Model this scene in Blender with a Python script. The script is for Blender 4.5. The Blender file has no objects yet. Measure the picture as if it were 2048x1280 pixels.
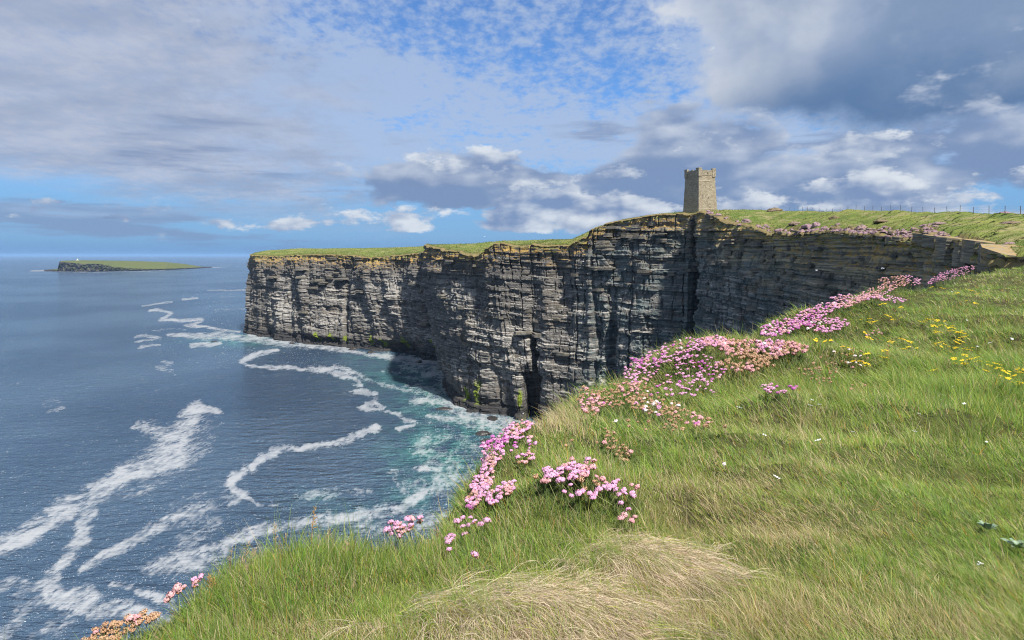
import bpy, math, random
import numpy as np
from mathutils import Vector, Matrix

random.seed(11)
rng = np.random.default_rng(11)
scene = bpy.context.scene
col = scene.collection

# ------------------------------------------------------------------ camera
F = 1365.333          # focal length in pixels of the 2048-wide photograph (24 mm on 36 mm)
HOR = 510.5           # horizon row
H = 68.0              # eye height above the sea
cam_d = bpy.data.cameras.new("camera")
cam_d.lens = 24.0; cam_d.sensor_width = 36.0
cam_d.shift_y = -(640 - HOR) / 2048.0
cam_d.clip_start = 0.05; cam_d.clip_end = 120000.0
cam = bpy.data.objects.new("camera", cam_d); col.objects.link(cam)
cam.location = (0, 0, H); cam.rotation_euler = (math.radians(90), 0, 0)
scene.camera = cam

# ------------------------------------------------------------------ exposure
EXPO = 0.80
SKY_STRENGTH = 0.12
vs = scene.view_settings
vs.view_transform = 'Standard'; vs.look = 'None'; vs.gamma = 1.0; vs.exposure = EXPO
vs.use_curve_mapping = False
scene.cycles.filter_width = 1.1; scene.cycles.denoising_prefilter = 'FAST'
scene.cycles.max_bounces = 5; scene.cycles.diffuse_bounces = 2; scene.cycles.glossy_bounces = 2
scene.cycles.transmission_bounces = 2; scene.cycles.volume_bounces = 0; scene.cycles.sample_clamp_indirect = 6.0; scene.cycles.sample_clamp_direct = 20.0

# ------------------------------------------------------------------ node helpers
class S:
    """a node socket with arithmetic"""
    def __init__(s, t, o): s.t, s.o = t, o
    def _m(s, op, *a, clamp=False):
        n = s.t.nodes.new('ShaderNodeMath'); n.operation = op; n.use_clamp = clamp
        for i, v in enumerate((s,) + a):
            if isinstance(v, S): s.t.links.new(v.o, n.inputs[i])
            else: n.inputs[i].default_value = v
        return S(s.t, n.outputs[0])
    def __add__(s, b): return s._m('ADD', b)
    __radd__ = __add__
    def __sub__(s, b): return s._m('SUBTRACT', b)
    def __rsub__(s, b): return s._m('MULTIPLY', -1.0)._m('ADD', b)
    def __mul__(s, b): return s._m('MULTIPLY', b)
    __rmul__ = __mul__
    def __truediv__(s, b): return s._m('DIVIDE', b)
    def pow(s, b): return s._m('POWER', b)
    def clamp(s): return s._m('ADD', 0.0, clamp=True)
    def max(s, b): return s._m('MAXIMUM', b)
    def min(s, b): return s._m('MINIMUM', b)
    def abs(s): return s._m('ABSOLUTE')
    def ss(s, a, b):
        """smoothstep from a to b"""
        n = s.t.nodes.new('ShaderNodeMapRange'); n.interpolation_type = 'SMOOTHSTEP'
        s.t.links.new(s.o, n.inputs[0])
        lo, hi, t0, t1 = (a, b, 0.0, 1.0) if a <= b else (b, a, 1.0, 0.0)
        n.inputs[1].default_value = lo; n.inputs[2].default_value = hi
        n.inputs[3].default_value = t0; n.inputs[4].default_value = t1
        return S(s.t, n.outputs[0])

class T:
    """a node tree under construction"""
    def __init__(s, tree):
        s.t = tree; tree.nodes.clear()
    def n(s, typ, **kw):
        n = s.t.nodes.new(typ)
        for k, v in kw.items(): setattr(n, k, v)
        return n
    def link(s, a, b): s.t.links.new(a.o if isinstance(a, S) else a, b)
    def put(s, inp, v):
        if isinstance(v, S): s.t.links.new(v.o, inp)
        elif isinstance(v, (tuple, list)):
            inp.default_value = tuple(v) + (1.0,) * (len(inp.default_value) - len(v))
        else: inp.default_value = v
    def xyz(s, x, y, z):
        n = s.n('ShaderNodeCombineXYZ')
        for i, v in enumerate((x, y, z)): s.put(n.inputs[i], v)
        return S(s.t, n.outputs[0])
    def sep(s, v):
        n = s.n('ShaderNodeSeparateXYZ'); s.link(v, n.inputs[0])
        return [S(s.t, n.outputs[i]) for i in range(3)]
    def noise(s, vec, scale=1.0, detail=3.0, rough=0.5, dist=0.0, lac=2.0, dim='3D', norm=True):
        n = s.n('ShaderNodeTexNoise'); n.noise_dimensions = dim; n.normalize = norm
        s.link(vec, n.inputs['Vector'])
        n.inputs['Scale'].default_value = scale; n.inputs['Detail'].default_value = detail
        n.inputs['Roughness'].default_value = rough; n.inputs['Distortion'].default_value = dist
        n.inputs['Lacunarity'].default_value = lac
        return S(s.t, n.outputs['Fac'])
    def voronoi(s, vec, scale, feature='F1', rand=1.0):
        n = s.n('ShaderNodeTexVoronoi'); n.feature = feature
        s.link(vec, n.inputs['Vector']); n.inputs['Scale'].default_value = scale
        n.inputs['Randomness'].default_value = rand
        return S(s.t, n.outputs['Distance'])
    def mix(s, f, a, b, mode='MIX'):
        n = s.n('ShaderNodeMix', data_type='RGBA', blend_type=mode)
        s.put(n.inputs[0], f); s.put(n.inputs[6], a); s.put(n.inputs[7], b)
        return S(s.t, n.outputs[2])
    def attr(s, name, vec=False):
        n = s.n('ShaderNodeAttribute'); n.attribute_name = name
        return S(s.t, n.outputs['Color' if vec else 'Fac'])
    def pos(s): return S(s.t, s.n('ShaderNodeNewGeometry').outputs['Position'])
    def normal(s): return S(s.t, s.n('ShaderNodeNewGeometry').outputs['True Normal'])
    def obj(s): return S(s.t, s.n('ShaderNodeTexCoord').outputs['Object'])
    def vmul(s, v, k):
        n = s.n('ShaderNodeVectorMath', operation='MULTIPLY'); s.link(v, n.inputs[0]); n.inputs[1].default_value = k
        return S(s.t, n.outputs[0])
    def vadd(s, a, b):
        n = s.n('ShaderNodeVectorMath', operation='ADD'); s.link(a, n.inputs[0])
        if isinstance(b, S): s.link(b, n.inputs[1])
        else: n.inputs[1].default_value = b
        return S(s.t, n.outputs[0])
    def bump(s, h, strength=1.0, dist=1.0, nrm=None):
        n = s.n('ShaderNodeBump'); s.link(h, n.inputs['Height'])
        s.put(n.inputs['Strength'], strength); n.inputs['Distance'].default_value = dist
        if nrm is not None: s.link(nrm, n.inputs['Normal'])
        return S(s.t, n.outputs[0])
    def surface(s, color, rough=0.85, spec=0.3, normal=None, **kw):
        b = s.n('ShaderNodeBsdfPrincipled'); o = s.n('ShaderNodeOutputMaterial')
        s.put(b.inputs['Base Color'], color); s.put(b.inputs['Roughness'], rough)
        s.put(b.inputs['Specular IOR Level'], spec)
        if normal is not None: s.link(normal, b.inputs['Normal'])
        for k, v in kw.items(): s.put(b.inputs[k.replace('_', ' ')], v)
        s.link(b.outputs[0], o.inputs[0])
        return b

def new_mat(name):
    m = bpy.data.materials.new(name); m.use_nodes = True
    return m, T(m.node_tree)

# ------------------------------------------------------------------ sky and sun
SUN = Vector((0.54, -0.84, 1.42)).normalized()
sun_el = math.asin(SUN.z); sun_az = math.atan2(SUN.x, SUN.y)

def build_world():
    w = bpy.data.worlds.new("World"); scene.world = w; w.use_nodes = True
    w.cycles.sampling_method = 'MANUAL'; w.cycles.sample_map_resolution = 256
    t = T(w.node_tree)
    d = S(t.t, t.n('ShaderNodeTexCoord').outputs['Generated'])
    x, y, z = t.sep(d)
    sky = t.n('ShaderNodeTexSky', sky_type='NISHITA')
    sky.sun_disc = False; sky.sun_elevation = sun_el; sky.sun_rotation = sun_az
    sky.altitude = 60; sky.air_density = 1.0; sky.dust_density = 0.4; sky.ozone_density = 2.5
    K = 1.0 / (SKY_STRENGTH * 2 ** EXPO)
    def C(r, g, b):     # a radiance written as the sRGB value it shows
        f = lambda c: ((c / 255 + 0.055) / 1.055) ** 2.4 * K
        return (f(r), f(g), f(b))
    az = x._m('ARCTAN2', y); el = z._m('ARCSINE')
    def AE(px, py):
        u = (px - 1024) / F; v = (HOR - py) / F; a = math.atan(u)
        return a, math.atan(v * math.cos(a))
    # clear air: the Nishita sky, a little bluer, paling to the horizon
    clear = t.mix(1.0, S(t.t, sky.outputs[0]), (0.36, 0.54, 0.76), 'MULTIPLY')
    clear = t.mix(el.ss(0.22, 0.02) * 0.8, clear, C(112, 160, 212))
    zz = z.max(0.0) + 0.16
    q = t.xyz(x / zz, y / zz, 0.0)
    cyl = t.xyz(az, el, 0.0)
    def nz2(v, k, detail, rough=0.55, off=(0, 0, 0)):
        return t.noise(t.vadd(t.vmul(v, (k[0], k[1], 1)), off), 1.0, detail, rough, 0.0, dim='2D')
    def blob(px, py, rx, ry):
        """a soft mass of cloud about a bearing and height"""
        a, e = AE(px, py); ca = math.cos(a)
        u = (az - a) * (F * 1.0 / rx / ca ** 0); v = (el - e) * (F / ry)
        return (u * u + v * v).ss(1.0, 0.0)
    # --- high mackerel veil
    rip = nz2(q, (24, 17), 3, 0.62, (3, 1, 0))
    big = nz2(q, (1.5, 1.9), 3, 0.5, (7.7, 2.1, 0))
    rip = rip * 0.85 + (nz2(q, (7, 5.5), 3, 0.6, (5, 9, 0)) - 0.5) * 0.7 + 0.05
    veil_c = (big - 0.5) * 1.0 + el.ss(0.33, 0.13) * 0.42 + az.ss(0.0, -0.35) * 0.35
    veil = (rip * 1.1 + veil_c - 0.20).ss(0.10, 0.74) * 0.82 * el.ss(0.07, 0.15)
    c = t.mix(veil, clear, C(176, 194, 222))
    # --- grey-lilac sheet on the left
    sh_n = nz2(q, (3.0, 3.0), 5, 0.58, (1.3, 4.4, 0))
    edge = az + el * 0.30 + (sh_n - 0.5) * 0.55 + (rip - 0.5) * 0.12
    sheet = edge.ss(-0.10, -0.40) * (el + az * 0.16 + (sh_n - 0.5) * 0.07).ss(-0.03, 0.03)
    sh_tone = nz2(q, (2.4, 3.2), 4, 0.55, (11.0, 6.0, 0))
    shc = t.mix((sh_tone + (rip - 0.5) * 0.35).ss(0.22, 0.78), C(154, 167, 193), C(186, 194, 213))
    c = t.mix(sheet * (rip * 0.5 + 0.58).clamp(), c, shc)
    # --- flat stratus bars low in the sky
    bar_n = nz2(cyl, (2.7, 23), 5, 0.58, (2.0, 5.0, 0))
    bcov = blob(560, 275, 420, 40) * 0.16 + blob(620, 316, 200, 16) * 0.15 + blob(100, 425, 330, 22) * 0.15 + blob(500, 415, 260, 18) * 0.10 + blob(700, 395, 260, 22) * 0.12 + blob(1150, 250, 160, 40) * 0.12 - blob(250, 372, 420, 40) * 0.14
    bars = (bar_n + bcov - 0.05 - el.ss(0.17, 0.26) * 0.35).ss(0.50, 0.64) * 0.7
    barc = t.mix(bar_n.ss(0.45, 0.65), C(162, 178, 206), C(130, 150, 186))
    c = t.mix(bars, c, barc)
    # --- cumulus
    def cumulus(c, sx, sy, seed, cov, lit, dark, sharp=0.10, detail=5, lx=0.018, ly=0.020):
        o = (seed, seed * 0.7, 0)
        n0 = nz2(cyl, (sx, sy), detail, 0.60, o)
        n1 = nz2(cyl, (sx, sy), 3, 0.55, (seed + lx * sx, seed * 0.7 + ly * sy, 0))
        a = (n0 + cov).ss(0.5, 0.5 + sharp)
        shade = ((n0 - n1) * 2.2 + 0.50 - (n0 + cov - 0.5) * 0.8).clamp()
        cc = t.mix(shade.ss(0.08, 0.88), dark, lit)
        return t.mix(a * 0.94, c, cc)
    # --- the great shower cloud upper right
    g0 = nz2(cyl, (5.0, 6.5), 6, 0.58, (9.1, 2.2, 0))
    g1 = nz2(cyl, (5.0, 6.5), 4, 0.55, (9.1 + 0.15, 2.2 - 0.2, 0))
    lowb = (el - 0.150 + (g0 - 0.5) * 0.10 - az.ss(0.45, 0.2) * 0.03)
    side = az - 0.235 + (g0 - 0.5) * 0.50 + el.ss(0.26, 0.15) * 0.10
    big_a = side.ss(0.0, 0.07) * lowb.ss(0.0, 0.04)
    core = side.ss(0.02, 0.26)
    gl = ((g0 - g1) * 2.2 + 0.5).clamp()
    gcol = t.mix(core, C(190, 201, 220), C(130, 152, 184))
    gcol = t.mix(gl.ss(0.35, 0.95) * (1.0 - core * 0.75) * 0.8, gcol, C(220, 225, 232))
    gcol = t.mix((el + (g0 - 0.5) * 0.14).ss(0.29, 0.18) * az.ss(0.20, 0.42) * 0.9, gcol, C(84, 118, 162))
    c = t.mix(big_a * 0.96, c, gcol)
    low = el.ss(0.012, 0.045) * el.ss(0.20, 0.13)
    cc1 = blob(930, 345, 220, 80) * 0.26 + blob(1080, 400, 560, 90) * 0.33 + low * az.ss(0.05, 0.30) * 0.36 + blob(1250, 220, 190, 70) * 0.18 + blob(1430, 255, 170, 70) * 0.20
    c = cumulus(c, 5.5, 12.0, 14.2, cc1 - 0.17, C(202, 211, 226), C(124, 147, 185), 0.13)
    cc2 = blob(920, 325, 160, 66) * 0.32 + blob(1000, 432, 600, 48) * 0.37 + blob(1170, 375, 240, 70) * 0.30 + blob(1760, 295, 230, 50) * 0.30 + blob(1440, 290, 140, 46) * 0.27 + blob(1750, 390, 700, 60) * 0.27 + blob(150, 418, 140, 28) * 0.24 + blob(360, 452, 360, 26) * 0.27 + blob(1370, 120, 100, 70) * 0.2
    c = cumulus(c, 9.0, 19.0, 21.3, cc2 - 0.26, C(222, 229, 237), C(126, 149, 188), 0.11, lx=0.012, ly=0.014)
    # --- the thick air over the sea
    c = t.mix(el.ss(0.032, 0.0) * 0.75, c, C(112, 154, 204))
    bg = t.n('ShaderNodeBackground'); bg.inputs['Strength'].default_value = SKY_STRENGTH
    t.link(c, bg.inputs['Color'])
    o = t.n('ShaderNodeOutputWorld'); t.link(bg.outputs[0], o.inputs[0])
build_world()

sd = bpy.data.lights.new("sun", 'SUN'); sd.energy = 4.5; sd.angle = math.radians(3.0); sd.color = (1.0, 0.96, 0.89)
sun = bpy.data.objects.new("sun", sd); col.objects.link(sun)
sun.rotation_euler = SUN.to_track_quat('Z', 'Y').to_euler(); sun.location = (20, -20, 130)

# ------------------------------------------------------------------ numeric helpers
def P(px, py, Y): return ((px - 1024) / F * Y, Y, H - (py - HOR) / F * Y)
def hsh(ix, iy, seed=0):
    ix = np.asarray(ix, dtype=np.int64); iy = np.asarray(iy, dtype=np.int64)
    h = (ix * 374761393 + iy * 668265263 + seed * 974634777) & 0xffffffff
    h = ((h ^ (h >> 13)) * 1274126177) & 0xffffffff
    h = ((h ^ (h >> 16)) * 2246822519) & 0xffffffff
    return ((h ^ (h >> 15)) & 0xffffff) / float(0x1000000)
def vn(x, y, seed=0):
    x = np.asarray(x, float); y = np.asarray(y, float)
    ix = np.floor(x).astype(np.int64); iy = np.floor(y).astype(np.int64)
    fx = x - ix; fy = y - iy
    fx = fx * fx * (3 - 2 * fx); fy = fy * fy * (3 - 2 * fy)
    a = hsh(ix, iy, seed); b = hsh(ix + 1, iy, seed); c = hsh(ix, iy + 1, seed); d = hsh(ix + 1, iy + 1, seed)
    return (a * (1 - fx) + b * fx) * (1 - fy) + (c * (1 - fx) + d * fx) * fy
def fbm(x, y, o=4, seed=0, g=0.5):
    s = 0; a = 1.0; n = 0
    for i in range(o):
        s = s + a * (vn(x * 2 ** i + i * 17.3, y * 2 ** i + i * 9.1, seed + i) * 2 - 1); n += a; a *= g
    return s / n
def sst(a, b, x):
    t = np.clip((x - a) / (b - a), 0, 1); return t * t * (3 - 2 * t)
def catmull(pts, n):
    pts = np.asarray(pts, float); out = []
    ext = np.vstack([2 * pts[0] - pts[1], pts, 2 * pts[-1] - pts[-2]])
    for i in range(len(pts) - 1):
        p0, p1, p2, p3 = ext[i:i + 4]
        for k in range(n):
            u = k / n
            out.append(0.5 * ((2 * p1) + (-p0 + p2) * u + (2 * p0 - 5 * p1 + 4 * p2 - p3) * u * u + (-p0 + 3 * p1 - 3 * p2 + p3) * u ** 3))
    out.append(pts[-1]); return np.array(out)
class TPS:
    def __init__(s, pts, vals, lam=1e-3, lin=False):
        s.lin = lin
        s.p = np.asarray(pts, float); n = len(s.p)
        K = s.k(s.p[:, None] - s.p[None]) + lam * np.eye(n)
        Q = np.hstack([np.ones((n, 1)), s.p]); A = np.zeros((n + 3, n + 3))
        A[:n, :n] = K; A[:n, n:] = Q; A[n:, :n] = Q.T
        s.w = np.linalg.solve(A, np.concatenate([vals, np.zeros(3)]))
    def k(s, d):
        r2 = (d ** 2).sum(-1)
        if s.lin: return -np.sqrt(r2)
        return 0.5 * r2 * np.log(r2 + 1e-12)
    def __call__(s, x, y):
        sh = np.shape(x); x = np.ravel(x); y = np.ravel(y); r = np.empty(len(x)); n = len(s.p)
        for i in range(0, len(x), 40000):
            q = np.stack([x[i:i + 40000], y[i:i + 40000]], 1)
            r[i:i + 40000] = s.k(q[:, None] - s.p[None]) @ s.w[:n] + s.w[n] + q @ s.w[n + 1:]
        return r.reshape(sh)

def mesh_from(name, verts, faces, mats=(), smooth=False, face_mats=None):
    """verts (n,3); faces: list of index arrays, each (m,k)"""
    me = bpy.data.meshes.new(name)
    verts = np.asarray(verts, np.float32)
    if isinstance(faces, np.ndarray): faces = [faces]
    faces = [np.asarray(f, np.int32) for f in faces if len(f)]
    me.vertices.add(len(verts)); me.vertices.foreach_set('co', verts.ravel())
    loops = np.concatenate([f.ravel() for f in faces])
    tot = np.concatenate([np.full(len(f), f.shape[1], np.int32) for f in faces])
    start = np.concatenate([[0], np.cumsum(tot)[:-1]]).astype(np.int32)
    me.loops.add(len(loops)); me.loops.foreach_set('vertex_index', loops)
    me.polygons.add(len(tot)); me.polygons.foreach_set('loop_start', start); me.polygons.foreach_set('loop_total', tot)
    if face_mats is not None: me.polygons.foreach_set('material_index', np.asarray(face_mats, np.int32))
    me.update(calc_edges=True)
    me.polygons.foreach_set('use_smooth', np.full(len(tot), smooth, bool))
    for m in (mats if isinstance(mats, (list, tuple)) else [mats]): me.materials.append(m)
    return me
def add_attr(me, name, vals):
    vals = np.asarray(vals, np.float32)
    if vals.ndim == 1:
        a = me.attributes.new(name, 'FLOAT', 'POINT'); a.data.foreach_set('value', vals)
    else:
        a = me.attributes.new(name, 'FLOAT_COLOR', 'POINT')
        v4 = np.ones((len(vals), 4), np.float32); v4[:, :3] = vals; a.data.foreach_set('color', v4.ravel())
def grid_faces(nu, nv):
    i = np.arange(nu - 1)[:, None] * nv + np.arange(nv - 1)[None]
    return np.stack([i, i + nv, i + nv + 1, i + 1], -1).reshape(-1, 4)
def link(name, me, parent=None, label=None, cat=None, group=None, kind=None, loc=None):
    o = bpy.data.objects.new(name, me); col.objects.link(o)
    if parent is not None: o.parent = parent
    if loc is not None: o.location = loc
    if label: o['label'] = label
    if cat: o['category'] = cat
    if group: o['group'] = group
    if kind: o['kind'] = kind
    return o
class MB:
    """collects boxes / prisms / tubes into one mesh"""
    def __init__(s): s.v = []; s.f = []
    def add(s, v, f):
        b = len(s.v); s.v += [tuple(p) for p in v]; s.f += [tuple(i + b for i in q) for q in f]
    def prism(s, bot, top):
        n = len(bot)
        s.add(list(bot) + list(top), [tuple(range(n - 1, -1, -1)), tuple(range(n, 2 * n))] + [(i, (i + 1) % n, n + (i + 1) % n, n + i) for i in range(n)])
    def tube(s, pts, rad, n=5):
        pts = [Vector(p) for p in pts]; v = []; f = []
        for i, p in enumerate(pts):
            d = (pts[min(i + 1, len(pts) - 1)] - pts[max(i - 1, 0)]).normalized()
            a = d.orthogonal().normalized(); b = d.cross(a); r = rad[i] if isinstance(rad, (list, tuple)) else rad
            v += [p + (a * math.cos(2 * math.pi * k / n) + b * math.sin(2 * math.pi * k / n)) * r for k in range(n)]
        for i in range(len(pts) - 1):
            f += [(i * n + k, i * n + (k + 1) % n, (i + 1) * n + (k + 1) % n, (i + 1) * n + k) for k in range(n)]
        f += [tuple(range(n - 1, -1, -1)), tuple(range((len(pts) - 1) * n, len(pts) * n))]
        s.add(v, f)
    def mesh(s, name, mats, smooth=False):
        me = bpy.data.meshes.new(name); me.from_pydata([tuple(p) for p in s.v], [], s.f); me.update()
        for m in (mats if isinstance(mats, (list, tuple)) else [mats]): me.materials.append(m)
        if smooth: me.polygons.foreach_set('use_smooth', [True] * len(me.polygons))
        return me

# ================================================================== SEA
FH = F * H
def sea_at(px, py):
    Y = FH / (py - HOR); return (px - 1024) / F * Y, Y
# foam drifts as they lie on the water: list of (points, half width, density), given where they show
FOAM = [
 ([(440,822),(395,815),(375,850),(345,880),(345,905),(310,932),(250,950),(200,978),(150,1010),(90,1045),(20,1085),(-40,1120)], [6,14,22,30,34,30,24,22,22,20,16,12], .95),
 ([(275,852),(310,862),(345,885)], [8,18,24], .8),
 ([(420,850),(400,890),(360,930),(300,960),(250,985)], [22,26,26,22,18], .45),
 ([(240,960),(190,1005),(170,1040),(165,1075),(140,1105),(112,1140),(98,1175),(120,1200),(180,1190),(160,1215),(220,1215),(290,1225),(340,1240)], [8,14,15,14,12,14,22,26,22,22,20,16,10], .85),
 ([(100,1180),(60,1200),(30,1235),(0,1260)], [22,26,24,20], .6),
 ([(-30,1175),(40,1165),(70,1190)], [16,14,10], .5),
 ([(150,1215),(130,1250),(80,1275),(60,1300)], [22,24,20,14], .5),
 ([(752,858),(720,870),(690,880),(650,888),(615,897),(565,898),(530,915),(500,937),(465,955),(455,968),(478,985),(490,998),(520,1008),(560,1013)], [8,9,7,7,7,9,9,9,9,8,8,7,5,2], .95),
 ([(485,990),(440,1003),(400,1020),(350,1040),(300,1062),(250,1090),(205,1118),(160,1142)], [12,15,16,17,17,15,12,6], .72),
 ([(430,1000),(380,1000),(330,1020)], [14,16,10], .35),
 ([(845,985),(825,1000),(805,1018),(750,1028),(700,1033),(640,1040),(580,1047),(520,1062),(470,1078),(435,1100),(390,1120),(340,1130),(300,1142)], [8,10,12,14,14,12,12,14,16,22,24,22,14], .88),
 ([(420,1050),(380,1080),(340,1100)], [20,20,16], .4),
 ([(700,1040),(760,1050),(830,1040),(880,1030)], [20,26,26,20], .6),
 ([(215,1168),(260,1176),(300,1190),(345,1210)], [5,9,13,14], .85),
 ([(552,700),(520,706),(495,716),(480,725),(500,732),(560,735),(620,738),(660,744),(690,750),(712,757)], [4,6,7,5,4,4,4,7,7,4], .97),
 ([(640,733),(690,738),(725,750)], [4,6,4], .8),
 ([(712,757),(722,770),(700,768)], [5,4,2], .8),
 ([(700,787),(725,785),(752,790)], [3,5,3], .9),
 ([(745,795),(738,808),(728,818),(765,815),(745,800)], [6,7,8,5,4], .9),
 ([(725,755),(770,770),(800,775),(850,790)], [4,5,4,4], .6),
 ([(760,820),(800,833),(830,845),(822,852),(790,856)], [3,4,5,5,3], .85),
 ([(840,850),(880,850),(910,858)], [4,4,2], .5),
 ([(590,990),(640,985),(690,985),(740,985)], [8,12,12,8], .52),
 ([(90,812),(112,805),(125,815),(100,825)], [7,9,7,5], .35),
 ([(300,622),(318,620),(345,626),(330,634),(320,640),(360,641),(402,640),(385,648),(370,652),(410,652),(440,660),(480,663)], [3,4,3,3,4,4,4,3,3,3,3,2], .9),
 ([(285,612),(310,607),(345,603)], [2,2,2], .75), ([(365,598),(395,596)], [2.5,2], .85), ([(415,581),(490,580)], [1.5,1.5], .7),
 ([(440,594),(490,592)],[1,1],.4), ([(300,660),(370,659)],[1.5,1.5],.6), ([(430,620),(495,618)],[1.5,1.5],.4),
 ([(335,672),(370,670),(410,672),(450,672),(490,678),(520,682)], [3,6,8,9,8,6], .85),
 ([(385,690),(410,689),(440,688)], [5,6,4], .95), ([(270,676),(290,672),(320,678),(270,686)], [2,4,3,2], .75), ([(275,696),(300,692),(320,690)], [2,4,3], .8),
 ([(325,722),(345,728),(310,735),(345,740),(350,748)], [4,4,5,4,3], .55),
 ([(60,542),(100,541),(125,543)], [1,2,1], .9), ([(125,544),(200,544.5),(260,543.5),(330,541)], [.8,.8,.8,.6], .7), ([(420,535),(450,534.5)], [.8,.5], .9),
 ([(498,668),(510,676),(560,683),(620,689),(660,694),(700,700)], [5,7,9,9,8,8], .88),
 ([(640,690),(690,697),(715,706)], [4,7,5], .8),
 ([(740,713),(770,712),(800,718),(840,722)], [3,5,5,5], .9),
 ([(700,703),(730,708),(790,714),(850,722),(890,740),(905,790),(925,812),(1000,842),(1060,850)], [4,5,7,9,13,14,16,16,14], .88),
 ([(800,735),(840,738),(880,748),(880,765)], [8,10,14,16], .62),
 ([(830,800),(880,800),(910,815),(960,838),(1010,850)], [12,14,14,12,10], .8),
 ([(820,770),(860,780),(895,785)], [8,10,12], .62), ([(760,740),(800,748),(840,760)], [3,5,4], .45),
 ([(945,850),(985,855),(1000,865)], [8,8,6], .75),
 ([(850,900),(890,910),(950,905),(1000,900)], [24,26,24,20], .56),
 ([(830,938),(850,937),(872,940)], [5,8,5], 1.05), ([(860,930),(900,940),(950,945)], [16,22,26], .66),
 ([(820,965),(870,975),(930,985)], [14,22,26], .56), ([(775,945),(800,942),(790,960),(810,985)], [3,4,4,6], .62),
 ([(850,870),(880,875),(930,885)], [8,10,8], .45),
]
FOAM += [([(905,800),(930,822),(980,845),(1040,858)], [12,14,14,12], .9), ([(860,830),(900,838),(950,850),(990,862)], [6,8,9,8], .7), ([(850,745),(885,752),(898,775)], [9,12,12], .8), ([(560,686),(620,692),(680,698)], [5,5,5], .7),
         ([(870,885),(900,875),(940,878)], [6,8,7], .6), ([(880,955),(930,960),(980,950)], [14,16,14], .7), ([(500,676),(530,684),(580,690)], [6,6,5], .75), ([(800,722),(850,732),(885,742)], [5,7,8], .8)]
# where the water is milky green with air
TURQ = [((880,905),(85,50),1.0),((930,930),(95,50),.95),((940,870),(70,30),.8),((860,960),(70,35),.55),((880,790),(75,50),.9),((830,750),(95,28),.75),((620,680),(110,9),.55),((480,680),(80,12),.8),
        ((960,850),(80,30),.9),((740,1035),(130,25),.35),((820,1000),(60,30),.5),((760,715),(60,10),.5),((640,990),(60,12),.3)]

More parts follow.
